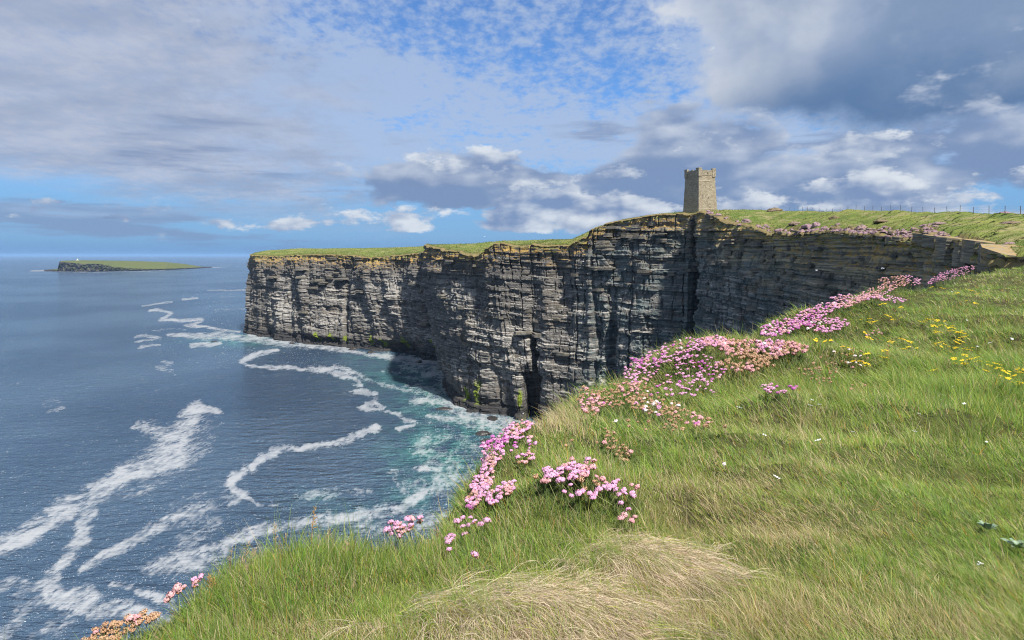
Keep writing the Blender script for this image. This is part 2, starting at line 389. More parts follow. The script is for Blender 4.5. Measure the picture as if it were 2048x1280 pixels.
def build_sea():
    py = np.concatenate([[HOR + 2.0, HOR + 3, HOR + 4.5, 517, 519.5], np.arange(522, 560, 1.2), np.arange(560, 700, 1.6), np.arange(700, 1290, 2.6), [1310, 1360, 1450, 1700, 2200, 4000]])
    px = np.concatenate([[-26000, -12000, -5000, -2500, -1200, -600, -300, -120], np.arange(-40, 1100, 3.0), np.arange(1110, 2100, 25), [2300, 2600, 3200, 4500, 8000, 15000, 28000]])
    GX, GY = np.meshgrid(px, py, indexing='ij')
    Yw = FH / (GY - HOR); Xw = (GX - 1024) / F * Yw
    Xw = np.clip(Xw, -60000, 60000)
    foam = np.zeros_like(GX); turq = np.zeros_like(GX)
    wx = GX + 10 * fbm(GX / 30, GY / 14, 3, 5) * np.clip((GY - 540) / 300, .08, 1) + 4 * fbm(GX / 9, GY / 5, 2, 9) * np.clip((GY - 540) / 300, .08, 1)
    wy = GY + 7 * fbm(GX / 26, GY / 12, 3, 15) * np.clip((GY - 540) / 300, .08, 1) + 3 * fbm(GX / 8, GY / 4, 2, 19) * np.clip((GY - 540) / 300, .08, 1)
    for pts, wd, den in FOAM:
        best = np.zeros_like(GX)
        for i in range(len(pts) - 1):
            (ax, ay), (bx, by) = pts[i], pts[i + 1]; wa, wb = wd[i], wd[i + 1]
            m = 3 * max(wa, wb) + 20
            sel = (GX > min(ax, bx) - m) & (GX < max(ax, bx) + m) & (GY > min(ay, by) - m) & (GY < max(ay, by) + m)
            if not sel.any(): continue
            # widths are vertical ones: the water lies flat, so drifts look wider than tall
            qx, qy = wx[sel], wy[sel]; dx, dy = bx - ax, by - ay
            t = np.clip(((qx - ax) * dx + (qy - ay) * dy) / (dx * dx + dy * dy + 1e-6), 0, 1)
            d = np.hypot((qx - ax - t * dx) * 0.8, (qy - ay - t * dy)) / (wa + (wb - wa) * t)
            best[sel] = np.maximum(best[sel], den * (1 - sst(0.35, 1.55, d)))
        foam = np.maximum(foam, best)
    for (cx, cy), (rx, ry), a in TURQ:
        d = np.hypot((wx - cx) / rx, (wy - cy) / ry); turq = np.maximum(turq, a * np.exp(-(d ** 2) * 0.8))
    # real swell where it can be seen
    amp = sst(1500, 350, Yw) if False else np.clip(1 - Yw / 900, 0, 1)
    Z = amp * (0.32 * fbm(Xw / 11 + Yw / 30, Yw / 6, 3, 40) + 0.25 * fbm(Xw / 30, Yw / 14, 2, 44))
    me = mesh_from('sea', np.stack([Xw, Yw, Z], -1).reshape(-1, 3), grid_faces(len(px), len(py))[:, ::-1].copy(), smooth=True)
    add_attr(me, 'foam', foam.ravel()); add_attr(me, 'turq', turq.ravel())
    m, t = new_mat('sea_water'); me.materials.append(m)
    p = t.pos(); f = t.attr('foam'); tq = t.attr('turq')
    # foam edges broken up at several scales
    def n2d(k, detail, rough, off=(0, 0, 0)): return t.noise(t.vadd(t.vmul(p, (k[0], k[1], 0)), off), 1.0, detail, rough, 0.0, dim='2D')
    n1 = n2d((0.11, 0.065), 5, 0.65)
    n2 = n2d((0.85, 0.40), 4, 0.72, (9, 3, 0))
    n3 = n2d((0.22, 0.035), 4, 0.68, (2, 7, 0))
    v = f * 0.9 + (n1 - 0.5) * 1.5 + (n2 - 0.5) * 1.3 + (n3 - 0.5) * 0.8
    lace = t.voronoi(t.vadd(t.vmul(p, (0.30, 0.15, 0)), t.xyz(n1 * 2.2, n2 * 1.6, 0.0)), 1.0, 'DISTANCE_TO_EDGE')
    v = v + (0.13 - lace) * 1.0
    fm = v.ss(0.20, 1.15) * f.ss(0.02, 0.20)
    deep = t.mix(n2d((0.006, 0.004), 3, 0.55).ss(0.35, 0.65), (0.030, 0.058, 0.102), (0.058, 0.098, 0.152))
    milky = t.mix((n1 * 0.7 + n2 * 0.3).ss(0.38, 0.60), (0.014, 0.085, 0.100), (0.075, 0.235, 0.215))
    wc = t.mix(tq * (n1.ss(0.25, 0.55)), deep, milky)
    cc = t.mix(fm * 0.90, wc, (0.33, 0.34, 0.35))
    # waves as relief: wind ripples on a longer chop
    a1 = n2d((0.13, 0.30), 4, 0.62, (3, 8, 0))
    a2 = n2d((0.030, 0.055), 3, 0.55, (5, 1, 0))
    a3 = n2d((0.50, 1.00), 3, 0.60, (1, 2, 0))
    calm = 1.0 - fm * 0.8
    nb = t.bump(a1 * 2.1 + a2 * 2.0 + a3 * 0.42, calm, 2.0)
    t.surface(cc, fm * 0.5 + 0.15, 0.5, nb, IOR=1.33)
    return link('sea', me, kind='structure')
build_sea()

# ================================================================== ROCK MATERIAL
def rock_mats():
    m, t = new_mat('flagstone_cliff')
    p = t.pos(); n = t.normal(); nz = t.sep(n)[2]; z = t.sep(p)[2]
    below = t.attr('below'); algae = t.attr('algae'); tan = t.attr('tan'); teal = t.attr('teal')
    warp = t.noise(p, 0.05, 3, 0.5)
    bed = t.noise(t.vadd(t.vmul(p, (0.012, 0.012, 1.1)), t.xyz(0.0, 0.0, warp * 2.0)), 1.0, 5, 0.65)
    fine = t.noise(t.vmul(p, (0.16, 0.16, 4.5)), 1.0, 4, 0.7)
    patch = t.noise(t.vmul(p, (0.07, 0.07, 0.11)), 1.0, 5, 0.6)
    c = t.mix(bed.ss(0.32, 0.68), (0.038, 0.038, 0.040), (0.165, 0.154, 0.138))
    c = t.mix(patch.ss(0.45, 0.7) * 0.6, c, (0.125, 0.095, 0.062))
    c = t.mix(fine.ss(0.40, 0.72) * 0.6, c, (0.25, 0.23, 0.20))
    # tan weathering near the top, greenish grey bands
    tn = t.noise(t.vmul(p, (0.12, 0.12, 0.5)), 1.0, 4, 0.6)
    tb = t.mix(t.noise(t.vmul(p, (0.02, 0.02, 2.4)), 1.0, 4, 0.7).ss(0.36, 0.62), (0.13, 0.115, 0.085), (0.46, 0.39, 0.24))
    c = t.mix((tan * 1.25 * tn.ss(0.20, 0.50)).clamp() * 0.85, c, tb)
    c = t.mix(teal * tn.ss(0.62, 0.4) * 0.7, c, (0.13, 0.17, 0.165))
    # guano on the ledges of the lower two thirds
    g1 = t.noise(t.vmul(p, (0.14, 0.14, 0.85)), 1.0, 5, 0.72, 0.3)
    g2 = t.noise(t.vmul(p, (0.022, 0.022, 0.035)), 1.0, 2, 0.5)
    gu = (g1 + (g2 - 0.5) * 0.5 + nz.max(0.0) * 0.16).ss(0.55, 0.70) * below.ss(7.0, 20.0) * z.ss(7.0, 17.0)
    c = t.mix(gu * 0.75, c, (0.42, 0.395, 0.355))
    # orange lichen on the highest beds
    l1 = t.noise(t.vmul(p, (0.35, 0.35, 0.9)), 1.0, 4, 0.6)
    li = (l1 + nz.max(0.0) * 0.22 - below * 0.028).ss(0.42, 0.60)
    c = t.mix(li * 0.8, c, (0.46, 0.29, 0.07))
    tur = (t.noise(t.vmul(p, (0.2, 0.2, 0.3)), 1.0, 4, 0.65) + nz.max(0.0) * 0.3 - below * 0.09).ss(0.48, 0.62)
    c = t.mix(tur * 0.85, c, (0.13, 0.16, 0.045))
    # wet dark foot, green weed
    c = t.mix((z + (patch - 0.5) * 9.0).ss(9.0, 3.0) * 0.78, c, (0.020, 0.020, 0.023))
    c = t.mix((algae * t.noise(t.vmul(p, (0.4, 0.4, 0.25)), 1.0, 4, 0.6) * 2.0).ss(0.45, 0.9), c, (0.17, 0.22, 0.02))
    crk = t.noise(t.vmul(p, (0.9, 0.9, 0.05)), 1.0, 3, 0.6)
    c = t.mix((crk - 0.5).abs().ss(0.030, 0.0) * 0.7 * (1.0 - tan * 0.8), c, (0.030, 0.029, 0.028))
    h = bed * 1.2 + fine * 0.7 + t.noise(t.vmul(p, (0.7, 0.7, 2.2)), 1.0, 5, 0.7) * 0.7
    t.surface(c, 0.88, 0.25, t.bump(h, 0.9, 0.55))
    m2, t = new_mat('lichened_slab')
    p = t.pos(); nz = t.sep(t.normal())[2]
    a = t.noise(p, 0.9, 5, 0.65); b = t.noise(t.vmul(p, (0.3, 0.3, 5.0)), 1.0, 4, 0.65)
    c = t.mix(b.ss(0.35, 0.65), (0.115, 0.105, 0.085), (0.27, 0.235, 0.165))
    c = t.mix((a + nz.max(0.0) * 0.16).ss(0.50, 0.68) * 0.9, c, (0.30, 0.205, 0.085))
    c = t.mix(t.noise(p, 2.7, 4, 0.6).ss(0.52, 0.64) * nz.ss(0.4, 0.8) * 0.85, c, (0.27, 0.23, 0.165))
    t.surface(c, 0.9, 0.2, t.bump(b * 0.5 + a, 0.7, 0.12))
    m3, t = new_mat('wet_black_rock')
    p = t.pos()
    c = t.mix(t.noise(p, 0.8, 4, 0.6), (0.012, 0.012, 0.014), (0.06, 0.052, 0.042))
    t.surface(c, 0.35, 0.5, t.bump(t.noise(p, 1.2, 5, 0.6), 0.8, 0.4))
    return m, m2, m3
ROCK, SLAB, WETROCK = rock_mats()

# ================================================================== CLIFF
# stations along the cliff, from far to near: rim (px, py, Y) and foot (px, Y)
ST = [
 (600,500,760, 590,760), (540,503,690, 530,690), (508,507,640, 505,645), (499,511,600, 498.5,591), (530,512,586, 530,570), (560,513,574, 562,552),
 (605,510,556, 610,522), (650,509,541, 655,512), (705,512,522, 708,499), (745,516,505, 760,476), (800,511,482, 822,455), (842,506,462, 865,432),
 (851,501,436, 893,412), (852,492,395, 899,385), (853,490,356, 903,350), (868,496,338, 905,327), (905,503,322, 930,308), (955,510,306, 975,294), (975,497,300, 1000,286), (988,486,297, 1022,280),
 (1040,493,292, 1062,279), (1062,490,290, 1072,283), (1090,492,287, 1090,273), (1140,491,282, 1135,268), (1152,481,279, 1150,266), (1178,472,276, 1178,264), (1184,455,273, 1186,262),
 (1240,440,266, 1243,256), (1300,431,256, 1302,248), (1375,429,243, 1372,236), (1388,428,243, 1384,240), (1398,424,234, 1394,226), (1440,436,223, 1436,216), (1478,450,211, 1474,205),
 (1530,463,196, 1526,190), (1600,466,176, 1594,171), (1655,462,160, 1650,155), (1700,467,147, 1694,142), (1782,469,124, 1776,119), (1815,475,115, 1812,113), (1823,478,111, 1818,110), (1828,459,104, 1818,101), (1850,464,95, 1838,92), (1876,474,87, 1864,84),
 (1910,479,82, 1900,79), (1930,484,79.5, 1922,77), (1936,487,75, 1924,73), (1958,494,67, 1946,65), (1978,504,60, 1960,58), (1990,512,54, 1972,52), (2080,518,48, 2050,46), (2300,520,40, 2270,38), (2900, 525, 30, 2880, 27)]
INW = np.array([0.75, 0.66])       # the way inland
def build_cliff():
    st = []
    for rx, ry, rY, bx, bY in ST:
        X, Y, Z = P(rx, ry, rY); st.append((X, Y, Z, (bx - 1024) / F * bY, bY))
    st = np.array(st)
    # piecewise cubic through the stations, dense where the picture is
    lin = []
    for i in range(len(st) - 1):
        dpx = abs(ST[i + 1][0] - ST[i][0]) + 0.25 * abs(math.hypot(*(st[i + 1] - st[i])[:2])) * F / ST[i][2] * 0.5
        k = int(np.clip(dpx / 2.05, 3, 60))
        lin += list(i + np.arange(k) / k)
    lin = np.array(lin + [len(st) - 1.0])
    dense = catmull(st, 24); idx = np.linspace(0, len(st) - 1, len(dense))
    soft = np.stack([np.interp(lin, idx, dense[:, k]) for k in range(5)], 1)
    hard = np.stack([np.interp(lin, np.arange(len(st)), st[:, k]) for k in range(5)], 1)
    C = 0.5 * soft + 0.5 * hard
    nc = len(C)
    rim = C[:, :3]; foot = C[:, 3:5]
    mid = (rim[:, :2] + foot) / 2
    arc = np.concatenate([[0], np.cumsum(np.hypot(*np.diff(mid, axis=0).T))])
    # outward normals, smoothed over a few metres
    sm = np.arange(0, arc[-1], 1.0)
    mx = np.interp(sm, arc, mid[:, 0]); my = np.interp(sm, arc, mid[:, 1])
    k = np.ones(9) / 9
    mx = np.convolve(np.pad(mx, 4, 'edge'), k, 'valid'); my = np.convolve(np.pad(my, 4, 'edge'), k, 'valid')
    tx, ty = np.gradient(mx), np.gradient(my); L = np.hypot(tx, ty) + 1e-9
    nx = np.interp(arc, sm, ty / L); ny = np.interp(arc, sm, -tx / L)
    L = np.hypot(nx, ny); nx /= L; ny /= L
    # rows: depth below the rim, finer at the top
    fr = np.concatenate([np.linspace(0, 0.36, 135, endpoint=False), np.linspace(0.36, 1.0, 125)])
    nr = len(fr)
    A = arc[:, None] + 0 * fr[None]
    rz = rim[:, 2] + 0.55 * fbm(arc / 6, arc * 0, 3, 77) + 0.9 * (hsh(np.floor(arc / 3.1 + 1.2 * fbm(arc / 9, arc * 0, 2, 79)), arc.astype(int) * 0, 78) - .5) * np.clip(rim[:, 1] / 180, .35, 1)
    Z = rz[:, None] * (1 - fr[None]) - 2.5 * fr[None]
    dep = rz[:, None] - Z
    prof = np.clip(dep / rz[:, None], 0, 1)
    X = rim[:, 0:1] * (1 - prof) + foot[:, 0:1] * prof
    Y = rim[:, 1:2] * (1 - prof) + foot[:, 1:2] * prof
    # dipping beds of uneven thickness
    zb = Z + 0.035 * A + 1.2 * fbm(A / 60, A * 0, 2, 3) + 0.25 * fbm(A / 9, Z / 9, 2, 4)
    def beds(th, seed, jw):
        u = zb / th; l = np.floor(u + 0.35 * np.sin(u * 2.1)); 
        j = np.floor(A / jw + hsh(l, l * 0 + 3, seed) * 7 + 0.8 * fbm(A / jw / 3, Z / 15, 2, seed + 5))
        return hsh(l, j, seed + 1), hsh(l, l * 0, seed + 2), u
    b1, s1, u1 = beds(0.95, 20, 4.0); b2, s2, u2 = beds(2.6, 30, 7.0); b3, s3, u3 = beds(7.5, 40, 13.0)
    fade = np.clip(dep / 3.0, 0.6, 1)
    D = 0.65 * (b1 - .5) + 0.60 * (s1 - .5) + 0.9 * (b2 - .5) + 0.8 * (s2 - .5) + 1.3 * (b3 - .5)
    # upright joints and gullies
    wob = A + 1.6 * fbm(A / 14, Z / 16, 3, 50)
    cj = np.floor(wob / 5.5 + hsh(np.floor(Z / 22), np.floor(Z / 22) * 0, 8) * 3)
    D += 1.3 * (hsh(cj, cj * 0, 51) - .5) * np.clip(dep / 6, 0.25, 1)
    f1 = wob / 9.0; g = np.abs(f1 - np.floor(f1) - .5) * 2; sel = hsh(np.floor(f1), np.floor(f1) * 0, 52)
    D -= (sel > .35) * 2.0 * sst(0.80, 1.0, 1 - np.abs(1 - g) * 1.0) * (0.3 + 0.7 * vn(Z / 12, np.floor(f1), 53))
    f2 = wob / 3.7; g2 = np.abs(f2 - np.floor(f2) - .5) * 2
    D -= 1.5 * sst(0.86, 1.0, g2) * (vn(Z / 11, np.floor(f2) * 3.1, 55) > .42)
    D += 5.0 * fbm(A / 30, Z / 60, 2, 60) * np.clip(dep / 10, 0.25, 1) + 2.6 * fbm(A / 11, Z / 40, 2, 63) * np.clip(dep / 5, .4, 1)
    D += 0.35 * fbm(A / 1.6, Z / 1.6, 3, 61)
    # sea caves and undercuts at the foot
    for bx, bY, w, h, dd in [(1064,279,3.2,22,9),(1110,270,5,9,4),(640,513,16,7,4),(780,468,22,9,5),(870,428,12,12,5),(1070,284,1.3,40,5),(1196,262,2,60,3),(1390,238,2.0,70,5),(1330,244,2,50,3),(690,505,2,40,3),(600,527,2,45,3),(1225,258,2.2,60,4)]:
        cx, cy = (bx - 1024) / F * bY, bY
        ic = np.argmin(np.hypot(foot[:, 0] - cx, foot[:, 1] - cy))
        D -= dd * np.exp(-((wob - arc[ic]) / w) ** 2) * sst(h, h * 0.6, Z + 1.5 * fbm(A / 3, Z / 3, 2, 71))
    D = D * fade * np.clip(1.15 - 0.0 * dep, 0, 2)
    D += 1.2 * sst(5, 0, Z)          # a wave-cut plinth
    # the near right-hand walls are cut cleaner
    near = sst(235, 170, rim[:, 1])[:, None]
    b0, s0, u0 = beds(0.55, 25, 7.0); c0, c1, u9 = beds(1.7, 27, 11.0)
    D = D * (1 - .55 * near) + near * (0.25 * (b0 - .5) + 0.55 * (s0 - .5) + 0.7 * (c0 - .5) + 0.9 * (c1 - .5))
    X = X + nx[:, None] * D; Y = Y + ny[:, None] * D
    verts = np.stack([X, Y, Z], -1)
    me = mesh_from('cliff', verts.reshape(-1, 3), grid_faces(nc, nr), ROCK)
    add_attr(me, 'below', dep.ravel())
    pxs = 1024 + F * rim[:, 0] / rim[:, 1]
    tan = (sst(1250, 1520, pxs)[:, None] * sst(26, 4, dep) + 0.45 * sst(620, 500, pxs)[:, None] * sst(14, 2, dep)).clip(0, 1)
    teal = sst(1120, 1200, pxs)[:, None] * sst(1800, 1500, pxs)[:, None] * sst(3, 12, dep)
    al = np.zeros_like(A)
    for bx, bY, w, z0, hh in [(636,516,3,6,5),(662,511,4,7,4),(690,504,3,6,3),(738,488,3,7,6),(757,478,3,6,4),(800,463,6,8,6),(864,432,4,9,8),(958,297,3,8,7),(1040,281,2,8,6),(935,306,2,6,5)]:
        cx, cy = (bx - 1024) / F * bY, bY
        ic = np.argmin(np.hypot(foot[:, 0] - cx, foot[:, 1] - cy))
        al = np.maximum(al, np.exp(-((A - arc[ic]) / w) ** 2 - ((Z - z0) / hh) ** 2))
    add_attr(me, 'tan', tan.ravel()); add_attr(me, 'teal', teal.ravel()); add_attr(me, 'algae', al.ravel())
    o = link('cliff', me, kind='structure', label='tall dark cliff of thin flagstone beds above the sea')
    return o, verts, dep, np.stack([nx, ny], 1), arc, pxs
cliff, CV, CDEP, CN, CARC, CPX = build_cliff()

# ledge blocks standing out of the beds, each a piece of its own
def block_meshes():
    out = []
    for i in range(10):
        r = random.Random(100 + i); n = r.choice([5, 6, 7])
        ang = sorted((k + r.uniform(-.3, .3)) / n * 2 * math.pi for k in range(n))
        pts = [(max(-1, min(1, 1.25 * math.cos(a) * r.uniform(.85, 1.1))), max(-1, min(1, 1.25 * math.sin(a) * r.uniform(.85, 1.1)))) for a in ang]
        mb = MB(); z = -0.5
        for k in range(3 if i % 2 else 2):
            nl = 3 if i % 2 else 2
            s = r.uniform(.86, 1.06); ox, oy = r.uniform(-.08, .08), r.uniform(-.08, .08); h = 1.0 / nl
            mb.prism([(x * s + ox, y * s + oy, z) for x, y in pts], [(x * s * .97 + ox, y * s * .97 + oy, z + h * .93) for x, y in pts]); z += h
        me = mb.mesh('rock_block', ROCK); out.append(me)
        for nme in ('below', 'tan', 'teal', 'algae'):
            add_attr(me, nme, np.full(len(me.vertices), {'below': 13.0, 'tan': .25}.get(nme, 0.0)))
    return out
BLOCKS = block_meshes()
def place_blocks():
    r = random.Random(5); n = 0; tries = 0
    while n < 230 and tries < 4000:
        tries += 1
        px = r.uniform(1190, 1980) if n < 170 else r.uniform(505, 1190)
        c = int(np.argmin(np.abs(CPX - px) + (0 if True else 0)))
        row = int(r.triangular(2, 130, 20)) if n < 170 else int(r.uniform(4, 190))
        x, y, z = CV[c, row]
        sc = y / F                    # metres per pixel there
        w = r.uniform(6, 20) * sc; h = min(r.uniform(4, 11) * sc, 1.9); d = r.uniform(.45, .8) * w
        if z < 14: continue
        o = link('rock_block', BLOCKS[r.randrange(10)], cliff)
        nx, ny = CN[c]
        o.location = (x - nx * d * .15, y - ny * d * .15, z)
        o.rotation_euler = (r.uniform(-.03, .03), r.uniform(-.05, .05), math.atan2(ny, nx) + r.uniform(-.2, .2))
        o.scale = (d, w, h); n += 1
place_blocks()

# ================================================================== TURF ON TOP OF THE CLIFF
def turf_mat(name, far=True):
    m, t = new_mat(name)
    p = t.pos()
    a = t.noise(p, 0.07, 5, 0.6); b = t.noise(p, 0.9, 5, 0.7); c3 = t.noise(t.vmul(p, (1, 1, 2)), 0.25, 4, 0.6)
    c = t.mix(a.ss(0.35, 0.65), (0.105, 0.150, 0.030), (0.205, 0.225, 0.055))
    c = t.mix(b.ss(0.42, 0.66) * 0.75, c, (0.070, 0.090, 0.030))
    c = t.mix(c3.ss(0.50, 0.64) * 0.75, c, (0.25, 0.215, 0.105))
    e = t.attr('edge')
    c = t.mix((e * 1.1 + (b - 0.5) * 1.2 + (c3 - .5) * .8).ss(0.45, 0.85) * 0.8, c, (0.20, 0.145, 0.075))
    t.surface(c, 0.95, 0.1, t.bump(b + a * 2, 1.0, 0.35))
    return m
TURF = turf_mat('cliff_top_turf')
SKYL = [(540,499,640),(600,496,640),(700,495.5,620),(800,494,580),(860,490,520),(950,487,470),(1000,482,420),(1100,479,370),(1145,479,340),(1200,452,310),(1260,436,300),(1330,427,285),
        (1400,421,262),(1450,420,250),(1500,420,240),(1600,420,215),(1700,420,185),(1800,421,160),(1900,423,135),(1950,424,122),(2048,427,108),(2300,432,95),
        (1540,440,215),(1650,442,178),(1800,445,135),(1900,450,105),(2000,455,88),(2048,470,72),(2100,485,60),(2300,495,48),(1930,470,85),(1985,485,70),(2060,500,54)]
BACK = [(20,900,66),(120,700,70),(200,480,76),(240,320,78),(250,200,72),(260,120,69),(240,50,67),(120,45,68.5),(110,95,73)]
def plateau_fn():
    pts = [P(*s) for s in SKYL] + BACK + [P(a, b, c) for a, b, c, _, _ in ST]
    pts = np.array(pts)
    return TPS(pts[:, :2] / 100, pts[:, 2], 1e-4, True)
PLAT = plateau_fn()
_SK = np.array(sorted(SKYL[:22]))
def plat_z(x, y):
    z = PLAT(np.asarray(x) / 100, np.asarray(y) / 100)
    # the ground falls away gently behind its brow
    q = 1024 + F * x / np.maximum(y, 1); ps = np.interp(q, _SK[:, 0], _SK[:, 1]); ys = np.interp(q, _SK[:, 0], _SK[:, 2])
    cap = H - (ps + 1.5 - HOR) / F * np.minimum(y, ys) - .012 * np.maximum(y - ys, 0)
    return np.minimum(z, cap)
def build_plateau():
    w = np.concatenate([[-0.5, 0.0, .5, 1.0], np.geomspace(1.6, 320, 74)])
    base = CV[:, 0]; nc = len(base)
    W = w[None] + 0 * base[:, :1]
    tip = np.clip(W, -1, None)
    X = base[:, 0:1] + INW[0] * tip; Y = base[:, 1:2] + INW[1] * tip
    zt = plat_z(X, Y)
    k = sst(0, 4.5, W)
    rough = (0.22 * fbm(X / 3.5, Y / 3.5, 3, 90) + 0.45 * fbm(X / 11, Y / 11, 3, 91) + 0.10 * fbm(X / .9, Y / .9, 2, 92)) * np.clip(W / 2, 0, 1)
    zt = (base[:, 2:3] + 0.12) * (1 - k) + zt * k + rough + 0.16 * sst(0, 1.2, W) + 0.18 * fbm(X / 1.1, Y / 1.1, 2, 97) * sst(6, 0, W)
    zt[:, 0] -= 0.5
    zt -= 0.55 * (sst(1866, 1885, CPX) * sst(96, 88, base[:, 1]))[:, None] * sst(5.0, 2.2, W)
    me = mesh_from('headland', np.stack([X, Y, zt], -1).reshape(-1, 3), grid_faces(nc, len(w))[:, ::-1].copy(), TURF, True)
    edge = sst(7, 0, W + 3 * fbm(X / 6, Y / 6, 2, 95))
    add_attr(me, 'edge', edge.ravel())
    link('headland', me, kind='structure', label='green turf on top of the cliffs')
    return X, Y, zt
PLX, PLY, PLZ = build_plateau()
def top_z(x, y):
    """height of the built turf at a point: nearest vertices"""
    d = (PLX - x) ** 2 + (PLY - y) ** 2; i = np.argsort(d.ravel())[:4]; w = 1 / (d.ravel()[i] + .05)
    return float((PLZ.ravel()[i] * w).sum() / w.sum())
def top_hit(px, py, lo=40, hi=330):
    """the spot of turf that shows at a picture point"""
    X0, Y0 = PLX, PLY; u = 1024 + F * PLX / PLY; v = HOR + F * (H - PLZ) / PLY
    i = np.argmin((u - px) ** 2 + (2 * (v - py)) ** 2); return float(PLX.flat[i]), float(PLY.flat[i]), float(PLZ.flat[i])

# the way the tufts stand on it is built further down with the other grass
# flat lichened slabs at the inlet
def slab(px, py, Y, w, d, h, rot, tilt, seed, nl=3):
    r = random.Random(seed); n = 9
    pts = []
    for k in range(n):
        a = (k + r.uniform(-.25, .25)) / n * 2 * math.pi; s = r.uniform(.85, 1.12)
        cx, cy = math.cos(a), math.sin(a); q = max(abs(cx), abs(cy)) ** 0.6
        pts.append((cx / q * s * w, cy / q * s * d))
    mb = MB(); z = -h
    for k in range(nl):
        s = 1.0 if k == nl - 1 else r.uniform(.9, 1.0); ox, oy = r.uniform(-.05, .05) * w, r.uniform(-.05, .05) * d
        hh = h / nl
        q1 = [(x * s + ox, y * s + oy, z) for x, y in pts]; q2 = [(x * s * .985 + ox, y * s * .985 + oy, z + hh * .94 + (r.uniform(-.03, .03) * h if k == nl - 1 else 0)) for x, y in pts]
        mb.prism(q1, q2); z += hh
    o = link('rock_slab', mb.mesh('rock_slab', SLAB), cliff)
    o.location = P(px, py, Y); o.rotation_euler = (tilt[0], tilt[1], rot)
    return o
for a in [(1903,475,84,1.6,1.5,2.6,.25,(.14,.02),1,6),(1958,482,72,1.4,1.5,2.4,.30,(.16,.03),2,6),(2036,502,55,2.6,2.6,1.3,.12,(.24,.02),3,4),(1926,484,78.0,.8,.9,2.8,.25,(.05,.02),21,6),(1985,495,62,.9,1.1,2.2,.3,(.08,.02),22,5),
          (2040,494,59,2.2,1.8,.8,.5,(.16,-.03),4,2),(1940,470,92,1.6,1.2,.5,.2,(.12,0),5,2),(2030,480,78,1.8,1.0,.35,.1,(.12,0),6,2),(1846,466,97,1.2,1.6,1.2,.2,(.08,0),7,4),(1866,470,90,1.0,1.5,1.6,.2,(.1,0),23,5),
          (1600,460,180,2.2,1.4,.6,.1,(.08,0),8,2),(1490,450,213,2.4,1.6,.7,.3,(.06,0),9,2),(1545,462,196,2.2,1.5,.7,.2,(.06,0),10,2),(1570,463,187,2.0,1.3,.7,.1,(.05,0),11,2),(1504,452,208,1.6,1.2,.6,.1,(.05,0),12,2),(1455,441,221,1.8,1.4,.7,.1,(.05,0),24,2),(1522,459,200,1.7,1.2,.7,.1,(.05,0),25,2),
          (1740,470,136,1.3,1.0,.6,.2,(.05,0),13,3),(1800,473,119,1.3,1.0,.7,.2,(.05,0),14,3),(1765,472,129,1.0,.9,.6,.2,(.05,0),15,3),(1715,469,143,1.2,.9,.6,.2,(.05,0),16,3),(1688,468,151,1.3,.9,.6,.2,(.05,0),17,3),(1640,465,165,1.4,1.0,.6,.2,(.05,0),18,3),(1782,473,124,.9,.9,.9,.2,(.05,0),19,3)]: slab(*a)
# rocks awash below
for px, py, w, d, h, lab in [(888,818,4.2,2.4,1.1,'long low dark rock awash in foam off the near cliff foot'),(966,869,3.4,2.2,1.6,'rounded black rock in the green water beside the pink flowers'),
                             (975,884,2.6,1.6,1.5,'small black rock half hidden behind the pink flowers'),(945,886,3.0,.9,.5,'thin flat rock strip in the white water'),(429,683,3.2,2.5,1.0,'lone dark rock in the surf off the far cliff end')]:
    mb = MB(); r = random.Random(int(px)); nu, nv = 14, 7; v = []
    for i in range(nv):
        e = i / (nv - 1) * math.pi / 2
        for k in range(nu):
            a = k / nu * 2 * math.pi; s = 1 + .22 * (float(vn(k * .9, i * .8 + px, 5)) - .5) * 2
            v.append((w * math.cos(a) * math.cos(e) * s, d * math.sin(a) * math.cos(e) * s, h * math.sin(e) * (1 + .3 * (float(vn(k * .7, px, 6)) - .5)) - .3))
    f = [(i * nu + k, i * nu + (k + 1) % nu, (i + 1) * nu + (k + 1) % nu, (i + 1) * nu + k) for i in range(nv - 1) for k in range(nu)]
    mb.add(v, f); x, y = sea_at(px, py)
    link('sea_rock', mb.mesh('sea_rock', WETROCK), label=lab, cat='rock', group='rocks awash in the sea', loc=(x, y, 0))

